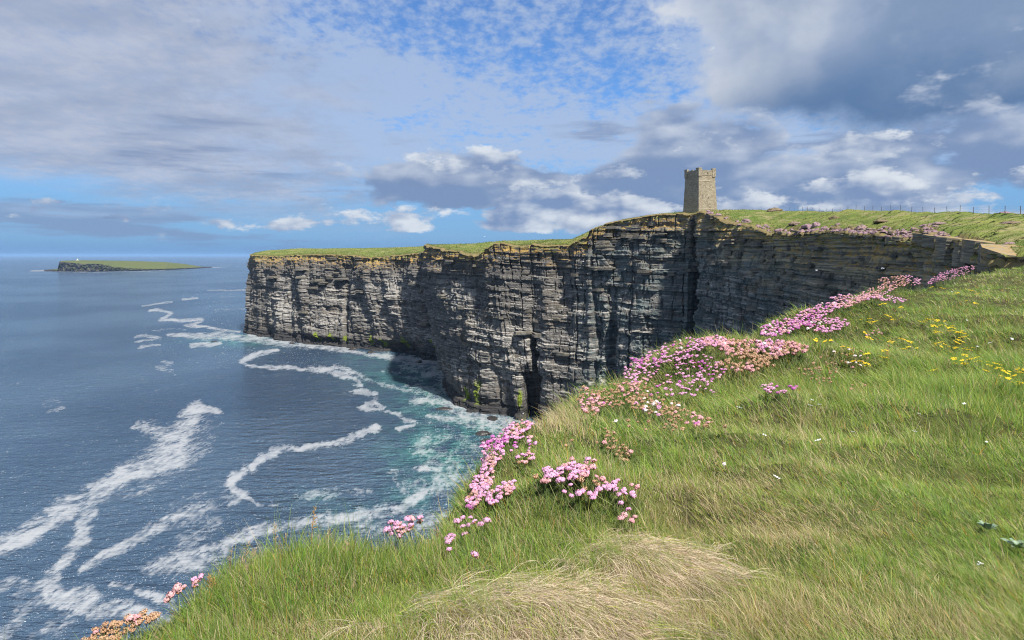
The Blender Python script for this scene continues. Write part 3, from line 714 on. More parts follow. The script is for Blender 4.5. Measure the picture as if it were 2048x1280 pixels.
# ================================================================== ISLAND WITH LIGHTHOUSE
def build_island():
    sec = [(88,542.6,542.2,542.2),(104,542.8,541,541),(116,543,540,540),(118.5,543,523,522.5),(130,543.2,524.5,521.2),(160,543.3,527,520.6),(200,543.2,528,520.8),(215,543.2,530.5,521),(222,543,533,521.1),(250,542.4,536,521.6),(262,542,536.5,522),
           (300,541,537.5,523),(330,540.2,537.5,524),(370,538.2,536.3,528),(395,536.8,535.2,532),(410,536,534.8,534),(424,535.4,535,535)]
    sec = np.array(sec, float); n = 150; u = np.linspace(sec[0, 0], sec[-1, 0], n)
    pb, pt, ps = (np.interp(u, sec[:, 0], sec[:, k]) for k in (1, 2, 3))
    Yb = FH / (pb - HOR); rows = []
    jag = 22 * fbm(u / 4, u * 0, 3, 120)
    def row(px, Y, Z): rows.append(np.stack([(px - 1024) / F * Y, Y, Z], 1))
    zt = H - (pt - HOR) / F * Yb; zs = np.maximum(H - (ps - HOR) / F * (Yb + 260), zt + .2)
    row(u, Yb + jag, Yb * 0 - 3)
    for k in range(1, 9):
        f = k / 8; row(u, Yb + jag * (1 - .3 * f) + 14 * f + 16 * (hsh(np.floor(u / 2.2), np.full(n, k), 121) - .5) * (f < 1), np.maximum(zt, .2) * f)
    for f in (.08, .2, .35, .5, .7, .85, 1.0):
        row(u, Yb + 18 + 250 * f, zt + (zs - zt) * math.sin(f * math.pi / 2) + 1.0 * fbm(u / 3, u * 0 + f * 9, 2, 122) * (f < 1))
    row(u, Yb + 460, zs - 12); row(u, Yb + 520, zs * 0 - 3)
    V = np.stack(rows, 1); me = mesh_from('island', V.reshape(-1, 3), grid_faces(n, V.shape[1])[:, ::-1].copy(), smooth=False)
    m, t = new_mat('island_rock_and_grass')
    p = t.pos(); nz = t.sep(t.normal())[2]; z = t.sep(p)[2]
    g = t.mix(t.noise(p, 0.01, 4, 0.6), (0.085, 0.105, 0.030), (0.125, 0.13, 0.042))
    rk = t.mix(t.noise(t.vmul(p, (.02, .02, .25)), 1.0, 4, .65).ss(.35, .68), (0.022, 0.023, 0.030), (0.11, 0.095, 0.085))
    k = (nz.ss(0.72, 0.93)) * (z + t.noise(p, 0.02, 3, .6) * 6).ss(6.0, 9.5)
    t.surface(t.mix(k, rk, g), 0.95, 0.1); me.materials.append(m)
    if True:
        # keep face direction outward (up)
        pass
    link('island', me, kind='structure', label='low green island with dark cliffs at its left end')
    mw, t = new_mat('white_paint'); t.surface(t.mix(t.noise(t.obj(), 3.0, 3), (.72, .72, .70), (.8, .8, .78)), .6)
    mg, t = new_mat('lantern_glass'); t.surface((.05, .07, .09), .1, .5)
    ml, t = new_mat('dark_roof'); t.surface(t.mix(t.noise(t.obj(), 4.0, 3), (.05, .05, .05), (.09, .085, .08)), .6)
    x, y = (155 - 1024) / F * 3190, 3190.0
    z = H - (521.0 - HOR) / F * 3190
    e = link('lighthouse', None, label='small white lighthouse on top of the island', cat='lighthouse', loc=(x, y, z - 1))
    def lathe(name, prof, mat, n=12):
        mb = MB(); v = [(r * math.cos(2 * math.pi * k / n), r * math.sin(2 * math.pi * k / n), h) for r, h in prof for k in range(n)]
        f = [(i * n + k, i * n + (k + 1) % n, (i + 1) * n + (k + 1) % n, (i + 1) * n + k) for i in range(len(prof) - 1) for k in range(n)]
        mb.add(v, f); return link(name, mb.mesh(name, mat), e)
    lathe('tower', [(2.1, 0), (1.8, 9.5), (2.5, 9.7), (2.5, 10.3), (0, 10.3)], mw)
    lathe('lantern', [(1.3, 10.3), (1.3, 12.3)], mg); lathe('roof', [(1.5, 12.2), (1.2, 13.0), (.2, 13.9), (0, 14.3)], ml)
    mb = MB(); mb.prism([(-6, -2.5, 0), (6, -2.5, 0), (6, 2.5, 0), (-6, 2.5, 0)], [(-6, -2.5, 3.6), (6, -2.5, 3.6), (6, 2.5, 3.6), (-6, 2.5, 3.6)]); link('base_building', mb.mesh('base_building', mw), e)
build_island()

# ================================================================== THE TOWER
def build_tower():
    m, t = new_mat('rubble_stone')
    p = t.obj(); x, y, z = t.sep(p)
    q = t.vmul(p, (1.6, 1.6, 3.6))
    cell = t.n('ShaderNodeTexVoronoi'); t.link(q, cell.inputs['Vector']); cell.inputs['Scale'].default_value = 1.0
    tone = t.sep(S(t.t, cell.outputs['Color']))[0]
    joint = t.voronoi(q, 1.0, 'DISTANCE_TO_EDGE').ss(0.10, 0.0)
    c = t.mix(tone, (0.30, 0.245, 0.17), (0.42, 0.36, 0.26))
    c = t.mix((tone * 7.3)._m('FRACT').ss(.90, .94) * .6, c, (0.13, 0.11, 0.085))
    c = t.mix(joint * .75, c, (0.20, 0.165, 0.12))
    c = t.mix(t.noise(p, .5, 4, .6).ss(.52, .68) * .5, c, (0.23, 0.18, 0.12))
    t.surface(c, .9, .2, t.bump(tone * .5 - joint, .8, .08))
    m2, t = new_mat('dressed_stone'); t.surface(t.mix(t.noise(t.obj(), 1.5, 4), (.30, .25, .175), (.43, .37, .27)), .9, .2)
    m3, t = new_mat('painted_recess_shade'); t.surface((.02, .018, .016), .9, .1)
    X, Y = (1400 - 1024) / F * 252, 252.0
    z0 = top_z(X, Y) - 1.6
    hh = (H + (HOR - 338.5) / F * 252) - z0         # top of the corner merlons
    e = link('stone_tower', None, label='square tapering stone memorial tower with corner battlements on the headland', cat='tower', loc=(X, Y, z0))
    e.rotation_euler = (0, 0, math.radians(40.5) + math.atan2(-X, Y))
    def ring(a, z): return [(-a, -a, z), (a, -a, z), (a, a, z), (-a, a, z)]
    A0, A1 = 4.38, 3.72
    half = lambda z: A0 + (A1 - A0) * (z / (hh - 2.6))
    zs = hh - 2.6
    mb = MB(); lv = [i / 10 * zs for i in range(11)]
    v = [q for z in lv for q in ring(half(z), z)]
    mb.add(v, [(i * 4 + k, i * 4 + (k + 1) % 4, (i + 1) * 4 + (k + 1) % 4, (i + 1) * 4 + k) for i in range(10) for k in range(4)]); link('wall', mb.mesh('wall', m), e)
    for zc, pr, th in ((2.1, .05, .18), (zs - 2.2, .10, .26)):
        a0, a1 = half(zc) + pr, half(zc) + pr * .6; mb = MB(); mb.prism(ring(a0, zc), ring(a1, zc + th)); link('string_course', mb.mesh('string_course', m2), e)
    # parapet: four walls, corner merlons raised and corbelled
    ap = A1 + .10; th = .55
    pz0, pz1 = zs - .05, hh - .95
    for k in range(4):
        mb = MB(); mb.prism([(-ap + .004, -ap, pz0), (ap - .004, -ap, pz0), (ap - th, -ap + th, pz0), (-ap + th, -ap + th, pz0)], [(-ap + .004, -ap, pz1), (ap - .004, -ap, pz1), (ap - th, -ap + th, pz1), (-ap + th, -ap + th, pz1)])
        o = link('parapet', mb.mesh('parapet', m), e); o.rotation_euler = (0, 0, k * math.pi / 2)
        mb = MB(); cap = pz1 + .012; mb.prism([(-ap + 1.45, -ap - .06, cap), (ap - 1.45, -ap - .06, cap), (ap - 1.45, -ap + th + .05, cap), (-ap + 1.45, -ap + th + .05, cap)], [(-ap + 1.45, -ap - .06, cap + .16), (ap - 1.45, -ap - .06, cap + .16), (ap - 1.45, -ap + th + .05, cap + .16), (-ap + 1.45, -ap + th + .05, cap + .16)])
        o = link('coping', mb.mesh('coping', m2), e); o.rotation_euler = (0, 0, k * math.pi / 2)
    for k in range(4):
        s = ap + .16; w = 1.55
        pts = [(-s, -s), (-s + w, -s), (-s + w, -s + .72), (-s + .72, -s + .72), (-s + .72, -s + w), (-s, -s + w)]
        mb = MB(); zb, zt = pz0 - .55, hh - .16
        mb.prism([(x, y, zb) for x, y in pts], [(x, y, zt) for x, y in pts]); o = link('merlon', mb.mesh('merlon', m), e); o.rotation_euler = (0, 0, k * math.pi / 2)
        q = [(x + (.06 if x > -s + .1 else -.06), y + (.06 if y > -s + .1 else -.06)) for x, y in pts]
        mb = MB(); mb.prism([(x, y, zt + .003) for x, y in q], [(x, y, hh) for x, y in q]); c = link('coping', mb.mesh('coping', m2), o)
    mb = MB(); mb.prism(ring(A1 - .3, zs + .1), ring(A1 - .3, zs + .3)); link('roof_deck', mb.mesh('roof_deck', m2), e)
    # a projecting middle block on the shaded wall's parapet, blocks painted near-black for the shade in a cross recess and slit vents on the lit wall
    mb = MB(); mb.prism([(-ap - .05, -.6, pz1 + .2), (-ap + .5, -.6, pz1 + .2), (-ap + .5, .5, pz1 + .2), (-ap - .05, .5, pz1 + .2)], [(-ap - .05, -.6, pz1 + .42), (-ap + .5, -.6, pz1 + .42), (-ap + .5, .5, pz1 + .42), (-ap - .05, .5, pz1 + .42)]); link('cap_stone', mb.mesh('cap_stone', m2), e)
    for (cx, zc, w, h) in ((.25, zs + .55, .28, .55), (-.9, zs - 4.0, .22, .22), (.3, zs * .42, .3, .3), (-1.0, zs * .46, .2, .2), (1.0, zs * .19, .4, .2)):
        a = half(min(zc, zs)) if zc < zs else ap
        mb = MB(); d = .05
        mb.prism([(cx - w / 2, -a - d, zc), (cx + w / 2, -a - d, zc), (cx + w / 2, -a + .2, zc), (cx - w / 2, -a + .2, zc)], [(cx - w / 2, -a - d + .02, zc + h), (cx + w / 2, -a - d + .02, zc + h), (cx + w / 2, -a + .2, zc + h), (cx - w / 2, -a + .2, zc + h)])
        link('vent', mb.mesh('vent', m3), e)
build_tower()

# ================================================================== FENCE ON THE SKYLINE
def build_fence():
    m, t = new_mat('weathered_post'); t.surface(t.mix(t.noise(t.vmul(t.obj(), (6, 6, 1)), 2.0, 4), (.07, .06, .05), (.17, .15, .125)), .9)
    mw, t = new_mat('fence_wire'); t.surface((.12, .12, .12), .5, .4)
    px = [2041,2010,1978,1947,1920,1894,1869,1846,1823,1801,1782,1763,1746,1729,1712,1696,1680,1665,1652,1638,1626,1615,1605,1596,1588,1580]
    e = link('fence', None, label='thin post and wire fence along the grassy skyline right of the tower', cat='fence')
    tops = []
    for i, q in enumerate(px):
        Y = np.interp(q, [1570, 1650, 1750, 1850, 1950, 2048], [225, 200, 172, 148, 122, 108])
        X = (q - 1024) / F * Y; gz = top_z(X, Y)
        hgt = 1.28 + .1 * math.sin(i * 3.3); mb = MB(); r = .055
        mb.prism([(r * math.cos(a) , r * math.sin(a), -.6) for a in np.linspace(0, 2 * math.pi, 7)[:-1]], [(r * .9 * math.cos(a), r * .9 * math.sin(a), hgt) for a in np.linspace(0, 2 * math.pi, 7)[:-1]])
        o = link('post', mb.mesh('post', m), e); o.location = (X, Y, gz); o.rotation_euler = (random.uniform(-.05, .05), random.uniform(-.06, .06), 0)
        tops.append((X, Y, gz))
    for hz in (.35, .75, 1.12):
        mb = MB(); mb.tube([(a, b, c + hz) for a, b, c in tops], .006, 3); link('wire', mb.mesh('wire', mw), e)
build_fence()

# ================================================================== FOREGROUND HEADLAND
EDGE_PX = [(-160,1420,1.75),(20,1340,1.8),(170,1292,1.85),(300,1242,1.95),(400,1195,2.05),(500,1125,2.2),(600,1092,2.28),(700,1085,2.32),(800,1088,2.34),(870,1075,2.36),(930,1040,2.42),(952,985,2.58),(980,930,2.75),(1020,880,3.05),(1060,855,3.35),
           (1150,832,3.75),(1180,800,4.1),(1250,772,4.6),(1330,735,5.2),(1440,705,6.0),(1520,690,6.8),(1580,668,7.8),(1660,628,9.6),(1740,600,11.2),(1830,588,12.6),(1862,577,14.2),(1950,548,17.2),(2040,531,20.5)]
EDGE = np.array([P(*e)[:2] for e in EDGE_PX] + [(19.5, 25), (25, 29.5), (31, 33.5), (36, 40), (44, 46)])
EDGE = catmull(EDGE, 5)
EDGE[:, 0] += 0.05 * fbm(np.arange(len(EDGE)) / 2.5, np.zeros(len(EDGE)), 3, 140) * np.clip(EDGE[:, 1] / 3, .6, 4)
EDGE[:, 1] += 0.035 * fbm(np.arange(len(EDGE)) / 2.2, np.zeros(len(EDGE)), 3, 141) * np.clip(EDGE[:, 1] / 3, .6, 4)
LAND = np.vstack([[(-4.0, -3.0), (-3.2, 0.3)], EDGE, [(70, 46), (70, -6), (-4, -6)]])
CTRL = [(300,1280,1.88),(600,1280,1.78),(1000,1280,1.75),(1500,1280,1.75),(2048,1280,1.78),(700,1180,2.05),(1024,1180,2.02),(1300,1150,2.12),(1600,1150,2.1),(2048,1150,2.15),
        (1130,1000,2.6),(1300,1000,2.65),(1600,1000,2.72),(2048,1000,2.8),(1200,900,3.2),(1400,880,3.45),(1600,880,3.5),(2048,880,3.55),(1350,800,4.4),(1500,790,4.6),(1700,780,4.8),(2048,780,4.85),
        (1500,730,5.6),(1700,700,6.3),(2048,700,6.4),(1650,660,7.6),(1800,640,8.4),(2048,640,8.8),(1780,605,10.4),(1900,585,12.2),(2048,580,12.6),(2000,552,16.0),(2048,545,17.0)]
def lc(x, y): return np.asarray(x) / (np.abs(y) + 1.0), np.log(np.abs(y) + 1.0)
_pt = [P(*c) for c in CTRL] + [P(*e) for e in EDGE_PX[2:]] + [(0, .3, H - 1.02), (2.5, .3, H - 1.0), (-1.5, .3, H - 1.1), (8, 3, H - .8), (20, 8, H - .35), (40, 20, H + .3), (36, 38, H - .2), (60, 10, H + .5), (25, 27, H - .2)]
_pt = np.array(_pt); _c = np.stack(lc(_pt[:, 0], _pt[:, 1]), 1)
GT = TPS(_c * 3, _pt[:, 2] - H, 2e-3)
MOUNDS = [(0.08, 1.80, .32, .19, .045), (.42, 2.13, .24, .15, .036), (2.52, 5.1, .22, .2, -.14), (.55, 3.08, .12, .12, -.09), (2.05, 3.0, .25, .07, -.07), (.02, 2.72, .09, .1, -.06), (.62, 2.5, .1, .1, -.05), (1.0, 4.55, .12, .12, -.08), (-.30, 2.02, .14, .07, -.03), (.24, 2.62, .24, .17, .11), (.27, 3.4, .30, .25, .05), (1.35, 5.3, .55, .45, .12), (.75, 4.35, .35, .3, .06),
          (3.5, 8.0, .8, .6, .14), (6.0, 11.3, .9, .7, .16), (2.9, 5.6, .5, .35, .08), (-.75, 2.15, .35, .18, .03), (2.3, 4.0, .6, .25, .05), (1.9, 3.2, .6, .22, .05), (3.6, 5.2, .9, .3, .09), (4.6, 7.4, 1.2, .45, .12), (1.25, 2.6, .5, .2, .05)]
_hr = random.Random(64)
for _k in range(46):
    _y = _hr.uniform(2.1, 7.5); _x = _hr.uniform(.25, .75) * _y
    MOUNDS.append((_x, _y, _hr.uniform(.05, .13) * _y ** .7, _hr.uniform(.035, .08) * _y ** .7, _hr.uniform(.012, .028) * _y ** .8))
def poly_dist(x, y):
    sh = np.shape(x); x = np.ravel(x).astype(np.float32); y = np.ravel(y).astype(np.float32); d = np.full(x.shape, 1e9, np.float32); ins = np.zeros(x.shape, bool)
    n = len(LAND)
    for i in range(n):
        ax, ay = LAND[i]; bx, by = LAND[(i + 1) % n]
        dx, dy = bx - ax, by - ay
        t = np.clip(((x - ax) * dx + (y - ay) * dy) / (dx * dx + dy * dy + 1e-12), 0, 1)
        np.minimum(d, np.hypot(x - ax - t * dx, y - ay - t * dy), out=d)
        if ay != by: ins ^= ((ay > y) != (by > y)) & (x < (bx - ax) * (y - ay) / (by - ay) + ax)
    return np.where(ins, -d, d).reshape(sh)
def ground(x, y, fine=True):
    """height of the foreground turf and signed distance outside its edge"""
    x = np.asarray(x, float); y = np.asarray(y, float)
    s = poly_dist(x, y)
    u, v = lc(x, y); z = H + np.clip(GT(u * 3, v * 3), -1.7, 1.2)
    sc = np.clip(y / 5, .35, 2.2)
    z = z + 0.038 * sc * fbm(x / .36, y / .30, 3, 150) * (y < 9) + 0.07 * fbm(x / 1.9, y / 1.3, 2, 152) * sst(2.8, 6, y)
    z = np.array(z, float)
    for mx, my, rx, ry, h in MOUNDS:
        k = (np.abs(x - mx) < 2.7 * rx) & (np.abs(y - my) < 2.7 * ry)
        if k.any(): z[k] += h * np.exp(-((x[k] - mx) / rx) ** 2 - ((y[k] - my) / ry) ** 2)
    r = np.clip(.10 * np.abs(y), .14, 1.2); so = np.maximum(s, 0)
    z = z - 3.6 * (np.sqrt(so * so + r * r) - r)
    z = z - 0.05 * np.exp(-np.maximum(-s, 0) / (.5 * r)) * (s < 0) - 0.05 * (s >= 0)
    return z, s
def soil_mat():
    m, t = new_mat('turf_soil'); p = t.pos()
    a = t.noise(p, 9.0, 5, .65); b = t.noise(p, 1.5, 3, .6)
    c = t.mix(a.ss(.35, .65), (0.035, 0.032, 0.016), (0.085, 0.085, 0.028)); c = t.mix(b.ss(.45, .65) * .6, c, (0.07, 0.10, 0.025))
    t.surface(c, .95, .1, t.bump(a, .8, .02)); return m
SOIL = soil_mat()
def build_ground():
    xs = np.concatenate([-np.geomspace(18, 2.3, 34), np.arange(-2.2, 2.6, .026), 2.6 + np.geomspace(.03, 60, 150)])
    ys = np.concatenate([np.linspace(-5, .6, 14), np.arange(.7, 5.6, .032), 5.6 + np.geomspace(.04, 60, 130)])
    GX, GY = np.meshgrid(xs, ys, indexing='ij'); z, s = ground(GX, GY)
    z = np.maximum(z, -3)
    keep = (s < 22)
    f = grid_faces(len(xs), len(ys)); k = keep.ravel()[f].all(1) & (z.ravel()[f].max(1) > -2.9) & ~((GX.ravel()[f].min(1) > 30) & (GY.ravel()[f].max(1) > 36))
    f = f[k]; used = np.unique(f); mp = np.full(GX.size, -1); mp[used] = np.arange(len(used))
    V = np.stack([GX, GY, z], -1).reshape(-1, 3)[used]
    me = mesh_from('ground', V, mp[f], SOIL, True); link('ground', me, kind='structure', label='grassy cliff edge in the foreground')
build_ground()

YS = np.geomspace(1.2, 32, 420)
def hit(px, py, lift=0.0, rays=False):
    """where the sight line through picture points meets the turf (plus lift); grazing lines take the nearest edge"""
    px = np.asarray(px, float); py = np.asarray(py, float); n = len(px); out = np.zeros((n, 3)); RAYZ = np.zeros(n)
    for i in range(0, n, 400):
        a = ((px[i:i + 400] - 1024) / F)[:, None]; b = ((py[i:i + 400] - HOR) / F)[:, None]
        X = a * YS[None]; Z = H - b * YS[None]; g, s = ground(X, YS[None] + 0 * X)
        gap = Z - g - lift
        first = np.argmax(gap < 0, 1); none = ~(gap < 0).any(1)
        near = np.argmin(np.where(s < .03, gap, 9e9), 1); idx = np.where(none, near, first)
        bad = s[np.arange(len(idx)), idx] > .22; idx = np.where(bad, near, idx)
        y = YS[idx]; x = a[:, 0] * y
        out[i:i + 400, 0] = x; out[i:i + 400, 1] = y; out[i:i + 400, 2] = ground(x, y)[0]; RAYZ[i:i + 400] = H - b[:, 0] * y
    return (out, RAYZ) if rays else out

# ------------------------------------------------------------------ grass
def blade_mat(name, transl=0.42):
    m, t = new_mat(name); c = t.attr('tint', True)
    b = t.n('ShaderNodeBsdfPrincipled'); t.link(c, b.inputs['Base Color']); b.inputs['Roughness'].default_value = .55; b.inputs['Specular IOR Level'].default_value = .25
    tr = t.n('ShaderNodeBsdfTranslucent'); t.link(c, tr.inputs['Color'])
    mx = t.n('ShaderNodeMixShader'); mx.inputs[0].default_value = transl; t.link(b.outputs[0], mx.inputs[1]); t.link(tr.outputs[0], mx.inputs[2])
    o = t.n('ShaderNodeOutputMaterial'); t.link(mx.outputs[0], o.inputs[0]); return m
BLADE = blade_mat('grass_blade')
def blades_mesh(name, pts, width, tint, mat=BLADE):
    """pts (n,k,3) centre lines; the last point is the tip"""
    n, k, _ = pts.shape
    d = pts[:, -1] - pts[:, 0]; d /= np.linalg.norm(d, axis=1, keepdims=True) + 1e-9
    view = pts[:, 0] - np.array([0, 0, H]); view /= np.linalg.norm(view, axis=1, keepdims=True)
    rnd = rng.normal(size=(n, 3)); side = np.cross(d, rnd * .55 + np.array([0.1, -1.0, .25]))
    side /= np.linalg.norm(side, axis=1, keepdims=True) + 1e-9
    V = np.zeros((n, 2 * k - 1, 3)); taper = np.linspace(1, .45, k - 1)
    for j in range(k - 1):
        w = (width * taper[j] * .5)[:, None] * side
        V[:, 2 * j] = pts[:, j] - w; V[:, 2 * j + 1] = pts[:, j] + w
    V[:, -1] = pts[:, -1]
    base = (np.arange(n) * (2 * k - 1))[:, None]
    q = [np.concatenate([base + 2 * j, base + 2 * j + 1, base + 2 * j + 3, base + 2 * j + 2], 1) for j in range(k - 2)]
    tri = np.concatenate([base + 2 * (k - 2), base + 2 * (k - 2) + 1, base + 2 * (k - 1)], 1)
    me = mesh_from(name, V.reshape(-1, 3), ([np.concatenate(q)] if q else []) + [tri], mat)
    add_attr(me, 'tint', np.repeat(tint, 2 * k - 1, axis=0)); return me
G1 = np.array([.155, .285, .036]); G2 = np.array([.242, .355, .060]); G3 = np.array([.190, .285, .105]); G4 = np.array([.370, .385, .088]); ST1 = np.array([.58, .48, .28]); ST2 = np.array([.44, .33, .19]); OR = np.array([.46, .27, .05])
def palette(n, straw, fresh):
    """tints: straw share and freshness per blade"""
    u = rng.random(n)[:, None]; w = rng.random(n)
    c = np.where(u < .4, G1, np.where(u < .68, G2, np.where(u < .86, G3, G4)))
    c = c * (1 - .5 * (1 - fresh)[:, None]) + G4 * (.5 * (1 - fresh)[:, None])
    s = (w < straw)[:, None]; sc = np.where(rng.random(n)[:, None] < .62, ST1, ST2)
    c = np.where(s, sc, c); c = np.where((rng.random(n) < .022)[:, None], OR, c)
    return c * rng.uniform(.72, 1.28, n)[:, None]
def spot(px, py, lst):
    r = np.zeros(len(px))
    for cx, cy, rx, ry, a in lst: r = np.maximum(r, a * np.exp(-((px - cx) / rx) ** 2 - ((py - cy) / ry) ** 2))
    return r
DRY = [(1600,1060,170,45,.75),(1500,975,60,28,.7),(1440,1010,60,30,.6),(1380,1010,80,60,.4),(640,1265,150,25,.45),(1500,1240,260,40,.5),(1850,1260,200,40,.5),(1600,860,60,30,.3),(1110,850,70,25,.75),(1640,940,120,25,.35),(1960,560,90,12,.4),(1600,740,80,18,.15),(1450,1130,160,70,.35),(1740,1190,200,60,.25)]
LONG = [(650,1120,230,70,1.0),(480,1200,120,80,.9),(900,1090,120,60,.8),(1100,1060,90,50,.7),(1330,900,120,60,.5),(1900,830,260,90,.75),(1650,900,200,60,.4),(1150,850,90,25,.6),(1180,930,120,40,.3)]
SHORT = [(700,1220,170,50,1.0),(1500,1150,200,80,.5),(1900,600,200,60,.6),(620,1260,200,40,.9)]
def wind(x, y):
    a = 2.62 + .55 * fbm(x / .8, y / .8, 2, 160) + .35 * fbm(x / .2, y / .2, 2, 161)      # leaning left and a little away
    return np.cos(a), np.sin(a)
def scatter(n, pylo, pyhi, pw=1.0):
    py = pylo + (pyhi - pylo) * rng.random(n) ** pw; px = rng.uniform(-160, 2230, n)
    Y = .93 * F / (py - HOR); Y *= np.exp(rng.normal(0, .03, n)); X = (px - 1024) / F * Y
    return X, Y
def grass(n, pylo, pyhi, k, name, wmul=1.0, lmul=1.0, per=11, loose=.35):
    """tufts of blades that fan out from a foot, with loose blades between"""
    nt = int(n * (1 - loose) / per)
    TX, TY = scatter(nt, pylo, pyhi); s = poly_dist(TX, TY); ok = s < np.clip(.05 * TY, .06, .5); TX, TY = TX[ok], TY[ok]; nt = len(TX)
    tr = rng.uniform(.007, .018, nt) * np.clip(TY / 2.4, .9, 4); tl = rng.lognormal(0, .28, nt); tc = rng.random(nt); ta = rng.normal(0, .45, nt); tb = rng.uniform(.75, 1.25, nt)
    cnt = rng.integers(per - 6, per + 7, nt); ti = np.repeat(np.arange(nt), cnt); m = len(ti)
    ox = rng.normal(0, 1, m); oy = rng.normal(0, 1, m)
    X = TX[ti] + ox * tr[ti]; Y = TY[ti] + oy * tr[ti]
    LX, LY = scatter(int(n * loose), pylo, pyhi); nl = len(LX)
    X = np.concatenate([X, LX]); Y = np.concatenate([Y, LY])
    fan = np.concatenate([np.stack([ox, oy], 1) * .34, rng.normal(0, .3, (nl, 2))])
    lmulv = np.concatenate([tl[ti], np.full(nl, .72)]); tone = np.concatenate([tc[ti], rng.random(nl)]); turn = np.concatenate([ta[ti], rng.normal(0, .6, nl)]); bri = np.concatenate([tb[ti], np.ones(nl)])
    z, s = ground(X, Y); ok = (s < np.clip(.09 * Y, .12, .9)); X, Y, z, s, fan, lmulv, tone, turn, bri = (q[ok] for q in (X, Y, z, s, fan, lmulv, tone, turn, bri)); n = len(X)
    px = 1024 + F * X / Y; py = HOR + F * (H - z) / Y
    e = .01 * Y; zx = (ground(X + e, Y)[0] - z) / e; zy = (ground(X, Y + e)[0] - z) / e
    zx = np.clip(zx, -1.5, 1.5); zy = np.clip(zy, -1.5, 1.5)
    N = np.stack([-zx, -zy, np.ones(n)], 1); N /= np.linalg.norm(N, axis=1, keepdims=True)
    tuft = fbm(X / .16, Y / .13, 3, 171)
    lg = spot(px, py, LONG); shs = spot(px, py, SHORT); dry = spot(px, py, DRY)
    L = (.055 + .026 * tuft + .050 * lg - .020 * shs) * rng.uniform(.55, 1.3, n) * lmul * lmulv * np.clip(Y / 3.2, .95, 1.5)
    L = np.clip(L, .014, .4)
    wx, wy = wind(X, Y); ct, st = np.cos(turn), np.sin(turn); wx, wy = wx * ct - wy * st, wx * st + wy * ct
    lean = np.clip(.72 + .6 * fbm(X / .5, Y / .5, 2, 172) - .55 * lg + .15 * shs, .08, 1.4) * rng.uniform(.4, 1.4, n)
    lean = np.where((px < 900) & (py > 1000), lean * .45, lean)
    J = rng.normal(0, .25, (n, 3)); J[:, 2] *= .35
    J[:, :2] += fan
    up = N * .55 + np.array([0, 0, .55])
    d0 = up + J * .6 + np.stack([wx, wy, 0 * wx], 1) * (lean * .45)[:, None]
    d0 /= np.linalg.norm(d0, axis=1, keepdims=True)
    d1 = d0 + np.stack([wx, wy, -.5 + 0 * wx], 1) * (lean * .95)[:, None] + J * .7; d1 /= np.linalg.norm(d1, axis=1, keepdims=True)
    p0 = np.stack([X, Y, z - .004], 1); pts = [p0]
    for j in range(1, k):
        u = (j - .5) / (k - 1); d = d0 * (1 - u) + d1 * u; pts.append(pts[-1] + d * (L / (k - 1))[:, None])
    pts = np.stack(pts, 1)
    W = .00155 * wmul * np.clip(Y / 2.0, .85, 20) ** .85 * rng.uniform(.55, 1.5, n)
    broad = fbm(X / .55, Y / .5, 3, 175); fresh = np.clip(.60 + .8 * broad + .45 * sst(1450, 1800, px) - .8 * dry + .5 * (tone - .5), 0, 1)
    straw = np.clip(.12 + .30 * np.maximum(-broad, 0) + dry * .85 + .40 * (tone > .88) - .10 * sst(1500, 1800, px) * (1 - sst(1100, 1250, py)), .03, .9)
    tint = palette(n, straw, fresh) * bri[:, None]
    tint = tint * (1 + .12 * fbm(X / 1.4, Y / 1.1, 2, 176))[:, None]
    return blades_mesh(name, pts, W, tint)
link('grass', grass(186000, 800, 1400, 4, 'grass', 1.0), kind='stuff', label='near wind-combed green and straw coloured grass')
link('grass', grass(360000, 520, 830, 3, 'grass_distance', 1.15, 1.0, 9), kind='stuff', label='grass farther along the cliff edge')

# short sward between the tufts
def sward(n, pylo, pyhi):
    X, Y = scatter(n, pylo, pyhi); z, s = ground(X, Y); ok = s < .05 * Y; X, Y, z = X[ok], Y[ok], z[ok]; n = len(X)
    wx, wy = wind(X, Y); L = rng.uniform(.014, .034, n) * np.clip(Y / 2.5, .9, 2.2); d = np.stack([wx * .6 + rng.normal(0, .5, n), wy * .6 + rng.normal(0, .5, n), rng.uniform(.45, 1.0, n)], 1); d /= np.linalg.norm(d, axis=1, keepdims=True)
    p = np.stack([X, Y, z - .002], 1); px = 1024 + F * X / Y; py = HOR + F * (H - z) / Y; dry = spot(px, py, DRY)
    return blades_mesh('sward', np.stack([p, p + d * L[:, None]], 1), .0019 * np.clip(Y / 2.0, .85, 6) * rng.uniform(.6, 1.4, n), palette(n, np.clip(.16 + dry, 0, .85), np.clip(.5 - .5 * dry + .3 * fbm(X / .3, Y / .3, 2, 190), 0, 1)))
link('grass', sward(190000, 640, 1400), kind='stuff', label='short turf between the tufts')

